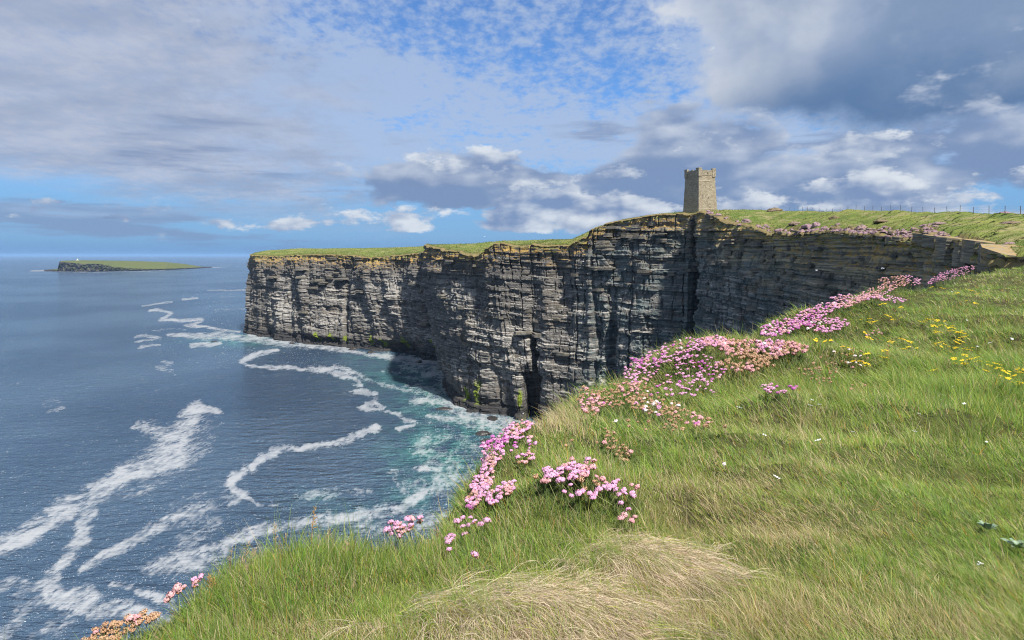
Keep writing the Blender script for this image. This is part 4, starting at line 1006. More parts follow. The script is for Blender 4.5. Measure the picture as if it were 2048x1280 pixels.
# coarse tufts on the far cliff-top turf
def far_tufts(n):
    r = np.random.default_rng(77); W = PLX.shape[1]
    ci = r.integers(0, PLX.shape[0] - 1, n); ri = r.integers(3, 66, n); u = r.random(n); v = r.random(n)
    def bl(A): return (A[ci, ri] * (1 - u) + A[ci + 1, ri] * u) * (1 - v) + (A[ci, ri + 1] * (1 - u) + A[ci + 1, ri + 1] * u) * v
    p = np.stack([bl(PLX), bl(PLY), bl(PLZ)], 1); h = r.uniform(.14, .34, n) * np.clip(p[:, 1] / 180, .5, 2.2)
    d = np.stack([r.normal(-.35, .3, n), r.normal(0, .3, n), np.ones(n)], 1)
    pts = np.stack([p - [0, 0, .03], p + d * h[:, None]], 1)
    k = np.clip(.5 + 1.2 * fbm(p[:, 0] / 5, p[:, 1] / 5, 3, 181), 0, 1)
    c = np.where((r.random(n) < .55 * k)[:, None], [.30, .26, .12], np.where(r.random(n)[:, None] < .5, [.12, .17, .035], [.19, .23, .055])) * r.uniform(.7, 1.2, n)[:, None]
    return blades_mesh('far_grass', pts, h * r.uniform(.25, .6, n), c)
link('grass', far_tufts(60000), kind='stuff', label='coarse grass tufts on the distant cliff-top turf')

# dry combed tussocks
def tussock(cx, cy, rx, ry, n, flow, label, seed):
    r = np.random.default_rng(seed)
    # matted locks: blades start together, then fray
    nl = n // 16; a = r.random(nl) * 2 * math.pi; q = np.abs(r.normal(0, .50, nl)); lx = cx + rx * q * np.cos(a); ly = cy + ry * q * np.sin(a)
    li = r.integers(0, nl, n); x = lx[li] + r.normal(0, .010, n); y = ly[li] + r.normal(0, .008, n)
    L = r.uniform(.06, .17, n) * r.uniform(.7, 1.2, nl)[li]
    la = r.normal(0, .32, nl)
    fx = flow[0] + .55 * (x - cx) / rx + .45 * fbm(x / .07, y / .07, 2, seed); fy = flow[1] + .45 * (y - cy) / ry + .40 * fbm(x / .07, y / .07, 2, seed + 1)
    c, s = np.cos(la[li]), np.sin(la[li]); fx, fy = fx * c - fy * s, fx * s + fy * c
    fx += r.normal(0, .22, n); fy += r.normal(0, .22, n); l = np.hypot(fx, fy); fx /= l; fy /= l
    bend = r.normal(0, .35, n); pts = []; lift = (r.uniform(0, .020, nl)[li] + r.uniform(0, .008, n)); arch = r.uniform(.004, .030, n)
    X, Y = x.copy(), y.copy()
    for j in range(5):
        u = j / 4; h = ground(X, Y)[0]; pts.append(np.stack([X, Y, h + lift * (1 - .4 * u) + arch * math.sin(u * math.pi * .9) + .003], 1))
        cb, sb = np.cos(bend * u), np.sin(bend * u); X = X + (fx * cb - fy * sb) * L / 4; Y = Y + (fx * sb + fy * cb) * L / 4
    pts = np.stack(pts, 1)
    tone = r.random(nl)[li]
    c = np.where((tone < .6)[:, None], np.array([.72, .60, .43]), np.array([.58, .45, .31])); c = np.where((r.random(n) < .15)[:, None], G4 * 1.05, c); c = c * (r.uniform(.72, 1.2, n) * r.uniform(.85, 1.1, nl)[li])[:, None]
    me = blades_mesh('dry_grass_tussock', pts, .0015 * r.uniform(.6, 1.4, n), c)
    link('dry_grass_tussock', me, label=label, cat='grass tussock', group='bleached grass tussocks')
tussock(.06, 1.80, .32, .18, 17500, (.72, -.40), 'wide bleached straw tussock at the bottom edge of the picture', 31)
tussock(.40, 2.12, .20, .13, 11000, (.70, -.48), 'smaller bleached straw tussock right behind the wide one', 32)
def shoots(spots, n):
    """fresh green blades that stand up through the dead mat"""
    r = np.random.default_rng(55); i = r.integers(0, len(spots), n); sp = np.array(spots)[i]; m = r.integers(0, 60, n); cl = r.normal(0, 1, (60, 2))
    x = sp[:, 0] + sp[:, 2] * (cl[m, 0] * .6 + r.normal(0, .06, n)); y = sp[:, 1] + sp[:, 3] * (cl[m, 1] * .6 + r.normal(0, .06, n)); z = ground(x, y)[0]
    L = r.uniform(.04, .10, n); d = np.stack([r.normal(-.1, .3, n), r.normal(0, .25, n), np.ones(n)], 1); p = np.stack([x, y, z], 1)
    pts = np.stack([p, p + d * L[:, None] * .5, p + d * L[:, None] + np.stack([r.normal(-.012, .01, n), 0 * x, -.01 + 0 * x], 1)], 1)
    return blades_mesh('green_shoots', pts, .0016 * r.uniform(.6, 1.3, n), palette(n, np.full(n, .1), np.full(n, .7)))
link('grass', shoots([(.06, 1.80, .33, .18), (.42, 2.12, .22, .14)], 3600), kind='stuff', label='green shoots standing through the dead grass')

# ------------------------------------------------------------------ sea thrift
def flower_mats():
    out = {}
    for nm, a, b in (('pink', (.49, .19, .33), (.62, .34, .49)), ('magenta', (.38, .085, .30), (.48, .15, .39)), ('rose', (.48, .19, .22), (.58, .33, .33)), ('tan', (.31, .155, .08), (.46, .30, .19)), ('white', (.66, .58, .55), (.72, .62, .60))):
        m, t = new_mat('thrift_' + nm); ob = t.n('ShaderNodeObjectInfo')
        c = t.mix(S(t.t, ob.outputs['Random']), a, b); c = t.mix(t.noise(t.obj(), 160.0, 2), c, tuple(min(1, x * 1.15) for x in b))
        p = t.surface(c, .7, .15, Subsurface_Weight=0.0); out[nm] = m
    m, t = new_mat('thrift_calyx'); t.surface(t.mix(t.noise(t.obj(), 120.0, 2), (.30, .13, .055), (.42, .22, .10)), .8); out['calyx'] = m
    m, t = new_mat('thrift_stem'); t.surface(t.mix(t.noise(t.obj(), 30.0, 2), (.15, .20, .06), (.24, .24, .10)), .7); out['stem'] = m
    return out
FM = flower_mats()
def head_mesh(kind, seed):
    r = random.Random(seed); R = .0130; v = []; f = []; fm = []
    # calyx cup
    n = 6
    rings = [(.25, -.75), (.62, -.45), (.55, .05), (0.0, .35)]
    for rr, h in rings[:3]: v += [(rr * R * math.cos(2 * math.pi * k / n), rr * R * math.sin(2 * math.pi * k / n), h * R) for k in range(n)]
    v.append((0, 0, .35 * R))
    for i in range(2): f += [(i * n + k, i * n + (k + 1) % n, (i + 1) * n + (k + 1) % n, (i + 1) * n + k) for k in range(n)]
    f += [(2 * n + k, 2 * n + (k + 1) % n, 3 * n) for k in range(n)]; fm += [0 if kind != 'tan' else 0] * len(f)
    cnt = 22
    for i in range(cnt):
        zz = 1 - (i + .5) / cnt * (1.18 if kind != 'tan' else 1.45); a = i * 2.39996 + r.uniform(-.25, .25); s = math.sqrt(max(0, 1 - zz * zz))
        d = Vector((s * math.cos(a), s * math.sin(a), zz * .85)); u = d.orthogonal().normalized(); w = d.cross(u); t = r.uniform(0, 6.28)
        u, w = u * math.cos(t) + w * math.sin(t), w * math.cos(t) - u * math.sin(t)
        c = d * R * r.uniform(.82, 1.12); pr = R * r.uniform(.38, .55) * (.8 if kind == 'tan' else 1); tilt = d * pr * r.uniform(-.35, .35)
        b = len(v); v += [tuple(c - u * pr - d * pr * .35), tuple(c + w * pr * .8 + tilt), tuple(c + u * pr - d * pr * .2), tuple(c - w * pr * .8 - tilt), tuple(c + d * pr * .35)]
        f += [(b, b + 3, b + 4), (b + 3, b + 2, b + 4), (b + 2, b + 1, b + 4), (b + 1, b, b + 4)]; fm += [1] * 4
    me = bpy.data.meshes.new('flower_head'); me.from_pydata(v, [], f); me.update()
    me.materials.append(FM['calyx']); me.materials.append(FM[kind]); me.polygons.foreach_set('material_index', fm); return me
HEADS = {k: [head_mesh(k, i * 7 + len(k)) for i in range(3)] for k in ('pink', 'magenta', 'rose', 'tan', 'white')}
def stem_mesh(seed):
    r = random.Random(seed); mb = MB(); a = r.uniform(0, 6.28); q = r.uniform(.004, .016)
    mb.tube([(0, 0, -.006), (q * .25 * math.cos(a), q * .25 * math.sin(a), -.035), (q * math.cos(a), q * math.sin(a), -.075), (q * 1.5 * math.cos(a), q * 1.5 * math.sin(a), -.115)], [.0011, .0012, .0013, .0013], 3)
    return mb.mesh('stem', FM['stem'])
STEMS = [stem_mesh(i) for i in range(5)]
CUSH = blade_mat('thrift_leaf', .2)
def rot_head(r):
    return Vector((-.25 + r.gauss(0, .28), .02 + r.gauss(0, .28), 1)).normalized()
def thrift(blobs, mix, label, lift=.06, single=True, seed=0, leaves=900, size=1.0, group='clumps of sea thrift along the cliff edge'):
    """blobs: (cx, cy, rx, ry, angle, count) of where the heads show"""
    r = np.random.default_rng(900 + seed); rr = random.Random(seed)
    PX, PY = [], []
    for cx, cy, rx, ry, ang, n in blobs:
        pts = []; tr = 0; md = 1.5 * math.sqrt(rx * ry / max(n, 1)) * .62
        while len(pts) < n and tr < n * 40:
            tr += 1; a = rr.uniform(0, 6.283); q = math.sqrt(rr.random()); x, y = rx * q * math.cos(a), ry * q * math.sin(a)
            X = cx + x * math.cos(ang) - y * math.sin(ang); Y = cy + x * math.sin(ang) + y * math.cos(ang)
            if all((X - c) ** 2 + ((Y - d) * 1.3) ** 2 > md * md for c, d in pts[-60:]): pts.append((X, Y))
        PX += [p[0] for p in pts]; PY += [p[1] for p in pts]
    PX = np.array(PX); PY = np.array(PY)
    g, rz = hit(PX, PY, lift, True); n = len(g); lf = np.clip(rz - g[:, 2], lift * .75, lift + .08 * np.clip(g[:, 1] / 2.5, 1, 4)) * r.uniform(.94, 1.06, n)
    base = g.mean(0); e = link('sea_thrift', None, label=label, cat='flower', group=group, loc=tuple(base))
    names = list(mix); pr = np.array([mix[k] for k in names], float); pr /= pr.sum()
    zone = np.clip(.5 + 1.3 * fbm(PX / 45, PY / 30, 2, seed + 3), 0, .999)
    cum = np.cumsum(pr); kinds = [names[int(min(np.searchsorted(cum, .55 * zone[i] + .45 * r.random()), len(names) - 1))] for i in range(n)]
    if single:
        for i in range(n):
            x, y, z = g[i]; up = rot_head(rr); s = rr.uniform(.58, 1.02) * size * (.85 if kinds[i] == 'tan' else 1.0)
            o = link('flower_head', HEADS[kinds[i]][rr.randrange(3)], e)
            q = up.to_track_quat('Z', 'Y') @ Matrix.Rotation(rr.uniform(0, 6.28), 3, 'Z').to_quaternion()
            o.location = Vector((x, y, z + lf[i])) - Vector(base); o.rotation_euler = q.to_euler(); o.scale = (s * rr.uniform(.9, 1.12), s, s * rr.uniform(.72, .98))
            link('stem', STEMS[rr.randrange(5)], o)
    else:
        bykind = {}
        for i in range(n): bykind.setdefault(kinds[i], []).append(i)
        for k, ids in bykind.items():
            V = []; Fq = []; Ft = []; FMi = []; off = 0; faces = []
            for i in ids:
                me = HEADS[k][rr.randrange(3)]; s = rr.uniform(.85, 1.25) * size
                M = Matrix.Translation(Vector((g[i][0], g[i][1], g[i][2] + lf[i])) - Vector(base)) @ rot_head(rr).to_track_quat('Z', 'Y').to_matrix().to_4x4() @ Matrix.Scale(s, 4)
                co = np.empty(len(me.vertices) * 3, np.float32); me.vertices.foreach_get('co', co); co = co.reshape(-1, 3); M = np.array(M)
                V.append(co @ M[:3, :3].T + M[:3, 3]); faces += [tuple(j + off for j in p.vertices) for p in me.polygons]; FMi += [p.material_index for p in me.polygons]; off += len(co)
            me = bpy.data.meshes.new('flower_heads'); me.from_pydata(np.concatenate(V).tolist(), [], faces); me.materials.append(FM['calyx']); me.materials.append(FM[k]); me.polygons.foreach_set('material_index', FMi)
            link('flower_heads', me, e, kind='stuff')
        pts = np.stack([g - base, g - base + np.stack([r.normal(0, .01, n), r.normal(0, .01, n), lf * .97], 1)], 1)
        me = blades_mesh('stems', pts + base, np.full(n, .003) * g[:, 1] / 5, np.tile([.20, .24, .09], (n, 1)), BLADE); o = link('stems', me, e, kind='stuff'); o.location = -Vector(base)
    # the cushion of needle leaves below
    if leaves:
        i = r.integers(0, n, leaves); x = g[i, 0] + r.normal(0, .022, leaves) * np.clip(g[i, 1] / 3, .8, 2.5); y = g[i, 1] + r.normal(0, .03, leaves) * np.clip(g[i, 1] / 3, .8, 2.5)
        z, s = ground(x, y); ok = s < .3; x, y, z = x[ok], y[ok], z[ok]; m = len(x)
        L = r.uniform(.02, .045, m) * np.clip(y / 3, .9, 1.8); d = np.stack([r.normal(-.15, .5, m), r.normal(0, .5, m), np.ones(m)], 1); d /= np.linalg.norm(d, axis=1, keepdims=True)
        p0 = np.stack([x, y, z - .003], 1); pts = np.stack([p0, p0 + d * L[:, None] * .55, p0 + d * L[:, None] + np.array([0, 0, -.006])], 1)
        c = np.where(r.random(m)[:, None] < .6, [.075, .115, .040], [.11, .15, .05]) * r.uniform(.7, 1.3, m)[:, None]
        o = link('leaf_cushion', blades_mesh('leaf_cushion', pts, .0019 * np.clip(y / 2.2, .9, 4) * r.uniform(.7, 1.2, m), c, CUSH), e, kind='stuff'); o.location = -Vector(base)
R = math.radians
thrift([(225,1262,62,18,R(-20),46),(285,1236,40,12,R(-25),18)], {'tan': .72, 'rose': .24, 'pink': .04}, 'tan and pink sea thrift at the bottom left cliff edge', .05, seed=1)
thrift([(350,1190,26,9,R(-40),5),(395,1162,16,8,R(-40),5)], {'rose': .5, 'pink': .4, 'tan': .1}, 'few rose pink thrift heads on the edge above the bottom left clump', .05, seed=2, leaves=300)
thrift([(798,1058,26,15,0,15),(830,1045,16,9,0,7)], {'rose': .65, 'pink': .3, 'tan': .05}, 'small spray of rose thrift heads against the foamy water', .075, seed=3, leaves=400)
thrift([(925,1045,20,22,0,6),(902,1085,12,18,0,6),(955,1045,22,10,0,3),(948,1112,8,4,0,2)], {'pink': .9, 'tan': .1}, 'scattered single pink thrift heads left of the central clump', .06, seed=4, leaves=700, size=1.0)
thrift([(962,968,17,54,R(28),110),(985,900,23,32,R(30),64),(1030,862,36,16,R(-28),60),(1003,985,36,15,R(-35),34),(1048,900,26,30,0,24)], {'magenta': .24, 'pink': .40, 'rose': .20, 'tan': .16}, 'dense magenta and pink thrift spilling down the cliff lip above the water', .05, seed=5, leaves=3500, size=.85)
thrift([(1125,945,64,15,R(-8),34),(1165,930,40,12,0,12),(1180,965,60,14,R(10),16),(1150,990,46,10,0,7),(1235,970,50,22,R(15),9),(1262,1015,26,34,0,8)], {'pink': .58, 'rose': .18, 'tan': .24}, 'central mound of tall pink thrift with long stems in front of the cliff', .085, seed=6, leaves=4200, size=1.08)
thrift([(1222,875,16,24,0,12),(1248,905,16,20,R(-20),14),(1180,890,60,14,0,5)], {'tan': .85, 'rose': .15}, 'strand of faded tan thrift heads over a dark hollow', .06, seed=7, leaves=900)
thrift([(1180,800,24,30,R(-15),58),(1245,788,62,24,R(-10),112),(1310,812,62,18,R(10),74),(1370,835,55,14,R(15),38),(1300,850,80,9,R(5),12)], {'magenta': .10, 'rose': .28, 'tan': .50, 'pink': .06, 'white': .06}, 'broad tan and rose thrift bank with a magenta left flank', .085, seed=8, leaves=4500)
thrift([(1285,735,40,26,R(-30),76),(1350,702,62,20,R(-14),104),(1400,735,52,28,R(10),70),(1370,770,66,20,R(8),36),(1330,785,60,9,0,8)], {'pink': .62, 'magenta': .16, 'rose': .16, 'tan': .04, 'white': .02}, 'large bright pink thrift bank above the tan one', .085, seed=9, leaves=5200)
thrift([(1430,683,32,10,0,60),(1500,700,64,20,R(8),150),(1575,695,44,12,R(6),80),(1490,730,60,12,0,40)], {'tan': .46, 'rose': .30, 'pink': .18, 'white': .06}, 'pale tan and pink thrift band right of the bright bank', .10, False, 10, 2500)
thrift([(1560,655,44,15,R(-12),110),(1625,630,50,15,R(-25),150),(1655,650,42,14,R(-5),80),(1545,690,30,10,0,14)], {'pink': .75, 'magenta': .1, 'rose': .1, 'white': .05}, 'fresh pink thrift slope halfway along the edge', .11, False, 11, 2200)
thrift([(1545,778,28,9,R(12),20),(1585,772,8,6,0,4)], {'magenta': .4, 'pink': .5, 'rose': .1}, 'short row of magenta thrift alone in the green grass', .06, seed=12, leaves=500)
thrift([(1640,745,38,24,0,22),(1695,715,40,22,0,26),(1620,735,30,30,0,8),(1715,770,30,10,0,3)], {'tan': .75, 'white': .15, 'rose': .1}, 'withered beige thrift heads around a dark hollow beside yellow flowers', .09, seed=13, leaves=700)
thrift([(1700,602,44,10,R(-15),110),(1755,583,44,11,R(-20),130),(1800,562,44,11,R(0),120),(1690,595,30,6,0,30),(1780,598,34,6,R(8),34)], {'pink': .45, 'rose': .4, 'tan': .15}, 'pale pink thrift on the knoll below the near rock wall', .09, False, 14, 1500)
thrift([(1905,548,48,9,R(-17),150),(1870,560,16,5,R(-25),34)], {'pink': .7, 'rose': .3}, 'farthest foreground thrift band beneath the rock slabs', .10, False, 15, 1100)
thrift([(1415,845,16,10,0,6),(1450,848,8,5,0,1)], {'pink': .4, 'rose': .3, 'tan': .3}, 'handful of thrift heads on tall stalks in open grass', .07, seed=16, leaves=120)
thrift([(1748,668,18,7,R(-10),9),(1448,930,2,2,0,1)], {'rose': .6, 'white': .4}, 'tiny pale thrift group between the yellow flowers', .06, seed=17, leaves=120)

# ------------------------------------------------------------------ yellow flowers, daisies, stalks, leafy plant
def petal_flower(mat, seed, n, rad, spread):
    """a little bunch of pea-like or daisy blossoms with short stalks"""
    r = random.Random(seed); v = []; f = []; fm = []
    for i in range(n):
        cx, cy, cz = r.gauss(0, spread), r.gauss(0, spread), r.uniform(-.2, .2) * spread
        k = 5; t0 = r.uniform(0, 6)
        b = len(v); v.append((cx, cy, cz + rad * .25))
        for j in range(k):
            a = t0 + j * 2 * math.pi / k
            for da, q, h in ((-.42, .75, .1), (0, 1.0, .45), (.42, .75, .1)): v.append((cx + rad * q * math.cos(a + da), cy + rad * q * math.sin(a + da), cz + rad * h))
            s = b + 1 + j * 3; f += [(b, s, s + 1), (b, s + 1, s + 2)]; fm += [0, 0]
        b = len(v); w = .0012 + rad * .06; v += [(cx - w, cy, cz), (cx + w, cy, cz), (cx * .3, cy * .3 + .01, cz - .06)]; f.append((b, b + 1, b + 2)); fm.append(1)
    me = bpy.data.meshes.new('blossom'); me.from_pydata(v, [], f); me.update(); me.materials.append(mat); me.materials.append(FM['stem']); me.polygons.foreach_set('material_index', fm); return me
my, t = new_mat('trefoil_yellow'); t.surface(t.mix(t.noise(t.obj(), 60.0, 2), (.70, .46, .008), (.80, .62, .03)), .6, .2)
mwht, t = new_mat('daisy_white'); t.surface(t.mix(t.noise(t.obj(), 60.0, 2), (.68, .68, .66), (.8, .8, .78)), .6, .2)
YEL = [petal_flower(my, 40 + i, 3 + i, .011, .016) for i in range(5)]
DAI = [petal_flower(mwht, 60 + i, 1 + i % 2, .011, .01) for i in range(3)]
ypts = [(1733,642),(1740,650),(1748,645),(1778,640),(1786,641),(1801,637),(1862,575),(1885,577),(1912,587),(1940,581),(1932,602),(1953,608),(1955,590),(1765,617),(1803,617),(1843,650),(1850,645),(1855,641),(1860,642),(1878,644),(1880,652),(1870,654),(1871,666),(1878,666),(1895,658),(1905,654),(1908,662),(1918,666),(1925,675),(1930,672),(1932,680),(1900,668),(1915,668),(1876,690),(1880,695),(1893,693),(1908,697),(1915,689),(1922,684),(1935,700),(1942,697),(1807,684),(1815,683),(1823,686),(1808,700),(1823,697),(1780,687),(1768,718),(1770,708),(1733,718),(1685,700),(1700,708),(1702,718),(1715,724),(1708,730),(1728,735),(1735,735),(1730,668),(1741,680),(1912,723),(1923,723),(1930,715),(1938,722),(1948,717),(1925,730),(1957,726),(1978,732),(1868,742),(1975,745),(2003,745),(2018,748),(2025,755),(2035,745),(2040,742),(2012,757),(2035,765),(2043,768),(1632,690),(1655,690),(1990,728),(2000,738),(2044,748)]
g = hit(np.array([p[0] for p in ypts]), np.array([p[1] for p in ypts]), .08)
for i, p in enumerate(g):
    o = link('yellow_wildflower', YEL[i % 5], label='small bunch of yellow trefoil blossoms in the green grass', cat='flower', group='yellow wildflowers in the grass on the right', loc=(p[0], p[1], p[2] + .08))
    s = random.uniform(.8, 1.3) * min(1.5, max(1, p[1] / 6)); o.scale = (s, s, s); o.rotation_euler = (-.25, random.uniform(-.3, .2), random.uniform(0, 6.28))
dpts = [(1620,803),(1622,811),(1637,811),(1835,836),(1832,864),(1930,812),(1971,885),(1885,790),(1918,796),(1912,777),(1640,880),(1960,1128),(1966,1130),(1550,955),(1530,876),(1908,566),(1985,690),(1935,643),(2030,630),(2020,678),(1905,585),(1955,694),(1480,820),(1705,865)]
g = hit(np.array([p[0] for p in dpts]), np.array([p[1] for p in dpts]), .06)
for i, p in enumerate(g):
    o = link('daisy', DAI[i % 3], label='tiny white daisy blossom dotted in the grass', cat='flower', group='white daisies in the grass', loc=(p[0], p[1], p[2] + .06)); s = random.uniform(.75, 1.15) * (1.25 if p[1] > 5 else .9); o.scale = (s, s, s); o.rotation_euler = (-.35, -.1, random.uniform(0, 6))

def stalk(px, py, top, lean, seed, lab, mat, spikes=14, dense=.5):
    p = hit(np.array([px]), np.array([py]))[0]; hgt = (py - top) / F * p[1]; r = random.Random(seed); mb = MB()
    lx = lean / F * p[1]
    def at(u): return Vector((lx * u * u, .01 * u, hgt * u))
    mb.tube([at(i / 6) for i in range(7)], [.0011] * 5 + [.0008, .0005], 3)
    e = link('grass_stalk', None, label=lab, cat='grass stalk', group='tall seeding grass stalks on the edge', loc=tuple(p)); link('stem', mb.mesh('stem', mat), e)
    mb = MB()
    for i in range(spikes):
        u = 1 - dense * i / spikes; c = at(u); a = r.uniform(0, 6.28); q = r.uniform(.006, .016) * (.6 + .8 * i / spikes)
        tip = c + Vector((math.cos(a) * q, math.sin(a) * q * .6, r.uniform(.004, .014))); d = tip - c; w = Vector((-d.z, 0, d.x)).normalized() * .0016
        mb.add([c, c + d * .5 + w, tip, c + d * .5 - w], [(0, 1, 2, 3)])
    link('seed_head', mb.mesh('seed_head', mat), e)
mst, t = new_mat('seed_stalk'); t.surface(t.mix(t.noise(t.obj(), 40.0, 2), (.30, .20, .12), (.42, .32, .19)), .8)
mso, t = new_mat('rusty_stalk'); t.surface(t.mix(t.noise(t.obj(), 40.0, 2), (.38, .19, .07), (.44, .27, .09)), .8)
for i, (px, py, tp, ln, lab, mt) in enumerate([(457,1140,1068,5,'leftmost tall brown seeding stalk against the foam',mst),(488,1130,1078,6,'drooping buff seed head second from the left',mst),(500,1128,1092,8,'short buff seed head beside the drooping one',mst),(552,1100,1030,-6,'tall buff stalk left of the highest one',mst),(565,1105,1062,4,'buff seed spray in front of the tall stalk',mst),(622,1090,1002,6,'highest rusty stalk with an open top over the water',mso),(655,1085,1045,3,'thin buff stalk right of the highest one',mst),
      (418,1170,1126,-3,'orange blunt seed spike on the left edge',mso),(422,1172,1135,2,'lower orange seed spike on the left edge',mso),(872,1060,1018,2,'single upright stalk left of the pink scatter',mst),(500,1180,1120,-20,'pale arching seed head in the left grass mound',mst),(686,1130,1090,6,'silvery seed head in the upright grass',mst),(1430,960,905,3,'slender straw stalk on the right bank',mst),(1855,660,580,-18,'tall bent straw stalk by the yellow flowers',mst),(1882,650,598,6,'thin straw stalk beside the bent one',mst),(1775,740,695,3,'reddish dock spike among the yellow flowers',mso)]):
    stalk(px, py, tp, ln, i, lab, mt, 16 if mt is mst else 22, .5)

def leafy(px, py, lab, seed, n, L):
    p = hit(np.array([px]), np.array([py]))[0]; r = random.Random(seed)
    e = link('leafy_plant', None, label=lab, cat='plant', group='broad leaved plants at the right edge', loc=tuple(p))
    for i in range(n):
        a = i / n * 6.28 + r.uniform(-.4, .4); l = L * r.uniform(.7, 1.2); w = l * r.uniform(.18, .26); mb = MB(); el = r.uniform(.5, 1.25); v = []
        for k in range(6):
            u = k / 5; h = l * (u * math.sin(el) - .45 * u * u * math.sin(el)) ; q = l * u * math.cos(el) + .0; ww = w * math.sin(math.pi * min(1, u * .94 + .05)) ** .8
            c = Vector((q * math.cos(a), q * math.sin(a), h + .02)); sd = Vector((-math.sin(a), math.cos(a), 0)) * ww
            v += [c - sd + Vector((0, 0, ww * .25)), c, c + sd + Vector((0, 0, ww * .25))]
        mb.add(v, [(3 * k + j, 3 * k + j + 1, 3 * k + j + 4, 3 * k + j + 3) for k in range(5) for j in range(2)])
        link('leaf', mb.mesh('leaf', mlf, True), e)
mlf, t = new_mat('dock_leaf'); t.surface(t.mix(t.noise(t.obj(), 25.0, 4), (.15, .22, .13), (.24, .31, .22)), .5, .3)
leafy(1975, 1075, 'grey green broad leaved rosette in the grass near the right edge', 3, 11, .048)
leafy(2035, 1110, 'brighter green leafy rosette cut by the right picture edge', 4, 12, .055)

# ------------------------------------------------------------------ heathery thrift cushions along the far cliff top
def cushion_mat():
    m, t = new_mat('far_thrift_cushion'); p = t.pos(); ob = S(t.t, t.n('ShaderNodeObjectInfo').outputs['Random'])
    a = t.noise(p, 2.2, 4, .7); c = t.mix(a.ss(.35, .6), (.12, .11, .045), (.20, .16, .085)); c = t.mix((t.noise(p, 4.5, 3, .7) + (ob - .5) * .3).ss(.42, .58) * .85, c, (.33, .215, .25))
    t.surface(c, .95, .1, t.bump(a, 1.0, .3)); return m
def build_cushions():
    m = cushion_mat(); mes = []
    for i in range(6):
        nu, nv = 18, 7; v = []; f = []
        for a in range(nv):
            e = a / (nv - 1) * math.pi / 2
            for k in range(nu):
                t_ = 2 * math.pi * k / nu; s = 1 + .30 * float(fbm(k / 3.0, a / 2.0 + i * 7, 2, 300 + i)) + .22 * (float(hsh(k, a, 320 + i)) - .5)
                v.append((math.cos(t_) * math.cos(e) * s, math.sin(t_) * math.cos(e) * s, math.sin(e) * s - .12))
        f = [(a * nu + k, a * nu + (k + 1) % nu, (a + 1) * nu + (k + 1) % nu, (a + 1) * nu + k) for a in range(nv - 1) for k in range(nu)]
        me = bpy.data.meshes.new('thrift_cushion'); me.from_pydata(v, [], f); me.update(); me.materials.append(m); mes.append(me)
    r = random.Random(8)
    spots = [(1548,419,16,5),(1522,425,14,4),(1612,432,18,7),(1655,432,14,6),(1668,434,10,5),(1585,428,16,4),(1720,428,22,5),(1745,424,12,3),(1765,442,20,4),(1800,424,14,3),(1905,430,14,4),(1935,431,22,5),(2018,446,22,4),(1975,452,12,4),(1880,447,14,4),(2010,426,12,3),(1990,438,14,3),
             (1412,426,8,4),(1424,431,8,4),(1436,437,9,4),(1446,442,8,4),(1492,442,12,5),(1480,449,7,3),
             (1570,452,14,5),(1590,447,18,5),(1615,452,14,5),(1632,450,14,7),(1648,455,16,7),(1672,456,14,6),(1700,457,14,6),(1722,455,16,6),(1742,460,14,5),(1760,458,14,5),(1786,464,16,5),(1810,464,13,5),(1828,459,9,5),(1842,462,9,4),(1856,466,10,4),(1872,470,10,4),(1895,470,10,4),(1560,459,10,3),(1690,463,9,4),
             (1955,474,14,3),(1985,482,14,4),(2020,487,14,4),(1995,470,16,5),(2040,470,16,4)]
    rimrow = sorted(range(len(spots)), key=lambda k: spots[k][0]); words = 'first second third fourth fifth sixth seventh eighth ninth tenth eleventh twelfth thirteenth fourteenth fifteenth sixteenth'.split()
    def place(k):
        px, py = spots[k][:2]; grp = ['by the near lichened slabs' if px > 1940 and py > 465 else 'along the cliff rim' if py > 440 and px < 1940 or px < 1460 else 'on the turf slope below the fence'][0]
        return grp
    lab = {}
    for gname in ('by the near lichened slabs', 'along the cliff rim', 'on the turf slope below the fence'):
        ids = [k for k in rimrow if place(k) == gname]
        for n_, k in enumerate(ids):
            lab[k] = 'pinkish cushion plant %s, %s' % (gname, (words[n_] + ' from the tower') if n_ < 16 and n_ <= len(ids) / 2 else (words[len(ids) - 1 - n_] + ' from the right') if len(ids) - 1 - n_ < 16 else 'near the middle of the row')
    for i, (px, py, w, h) in enumerate(spots):
        x, y, z = top_hit(px, py + h * .4); s = y / F
        o = link('thrift_cushion', mes[i % 6], label=lab[i], cat='cushion plant', group='cushion plants along the far cliff top', loc=(x, y, z - .22 * h * s))
        o.scale = (w * s * r.uniform(.85, 1.1), w * s * r.uniform(.7, 1.1), h * s * 1.5); o.rotation_euler = (0, 0, r.uniform(0, 6.28))
build_cushions()
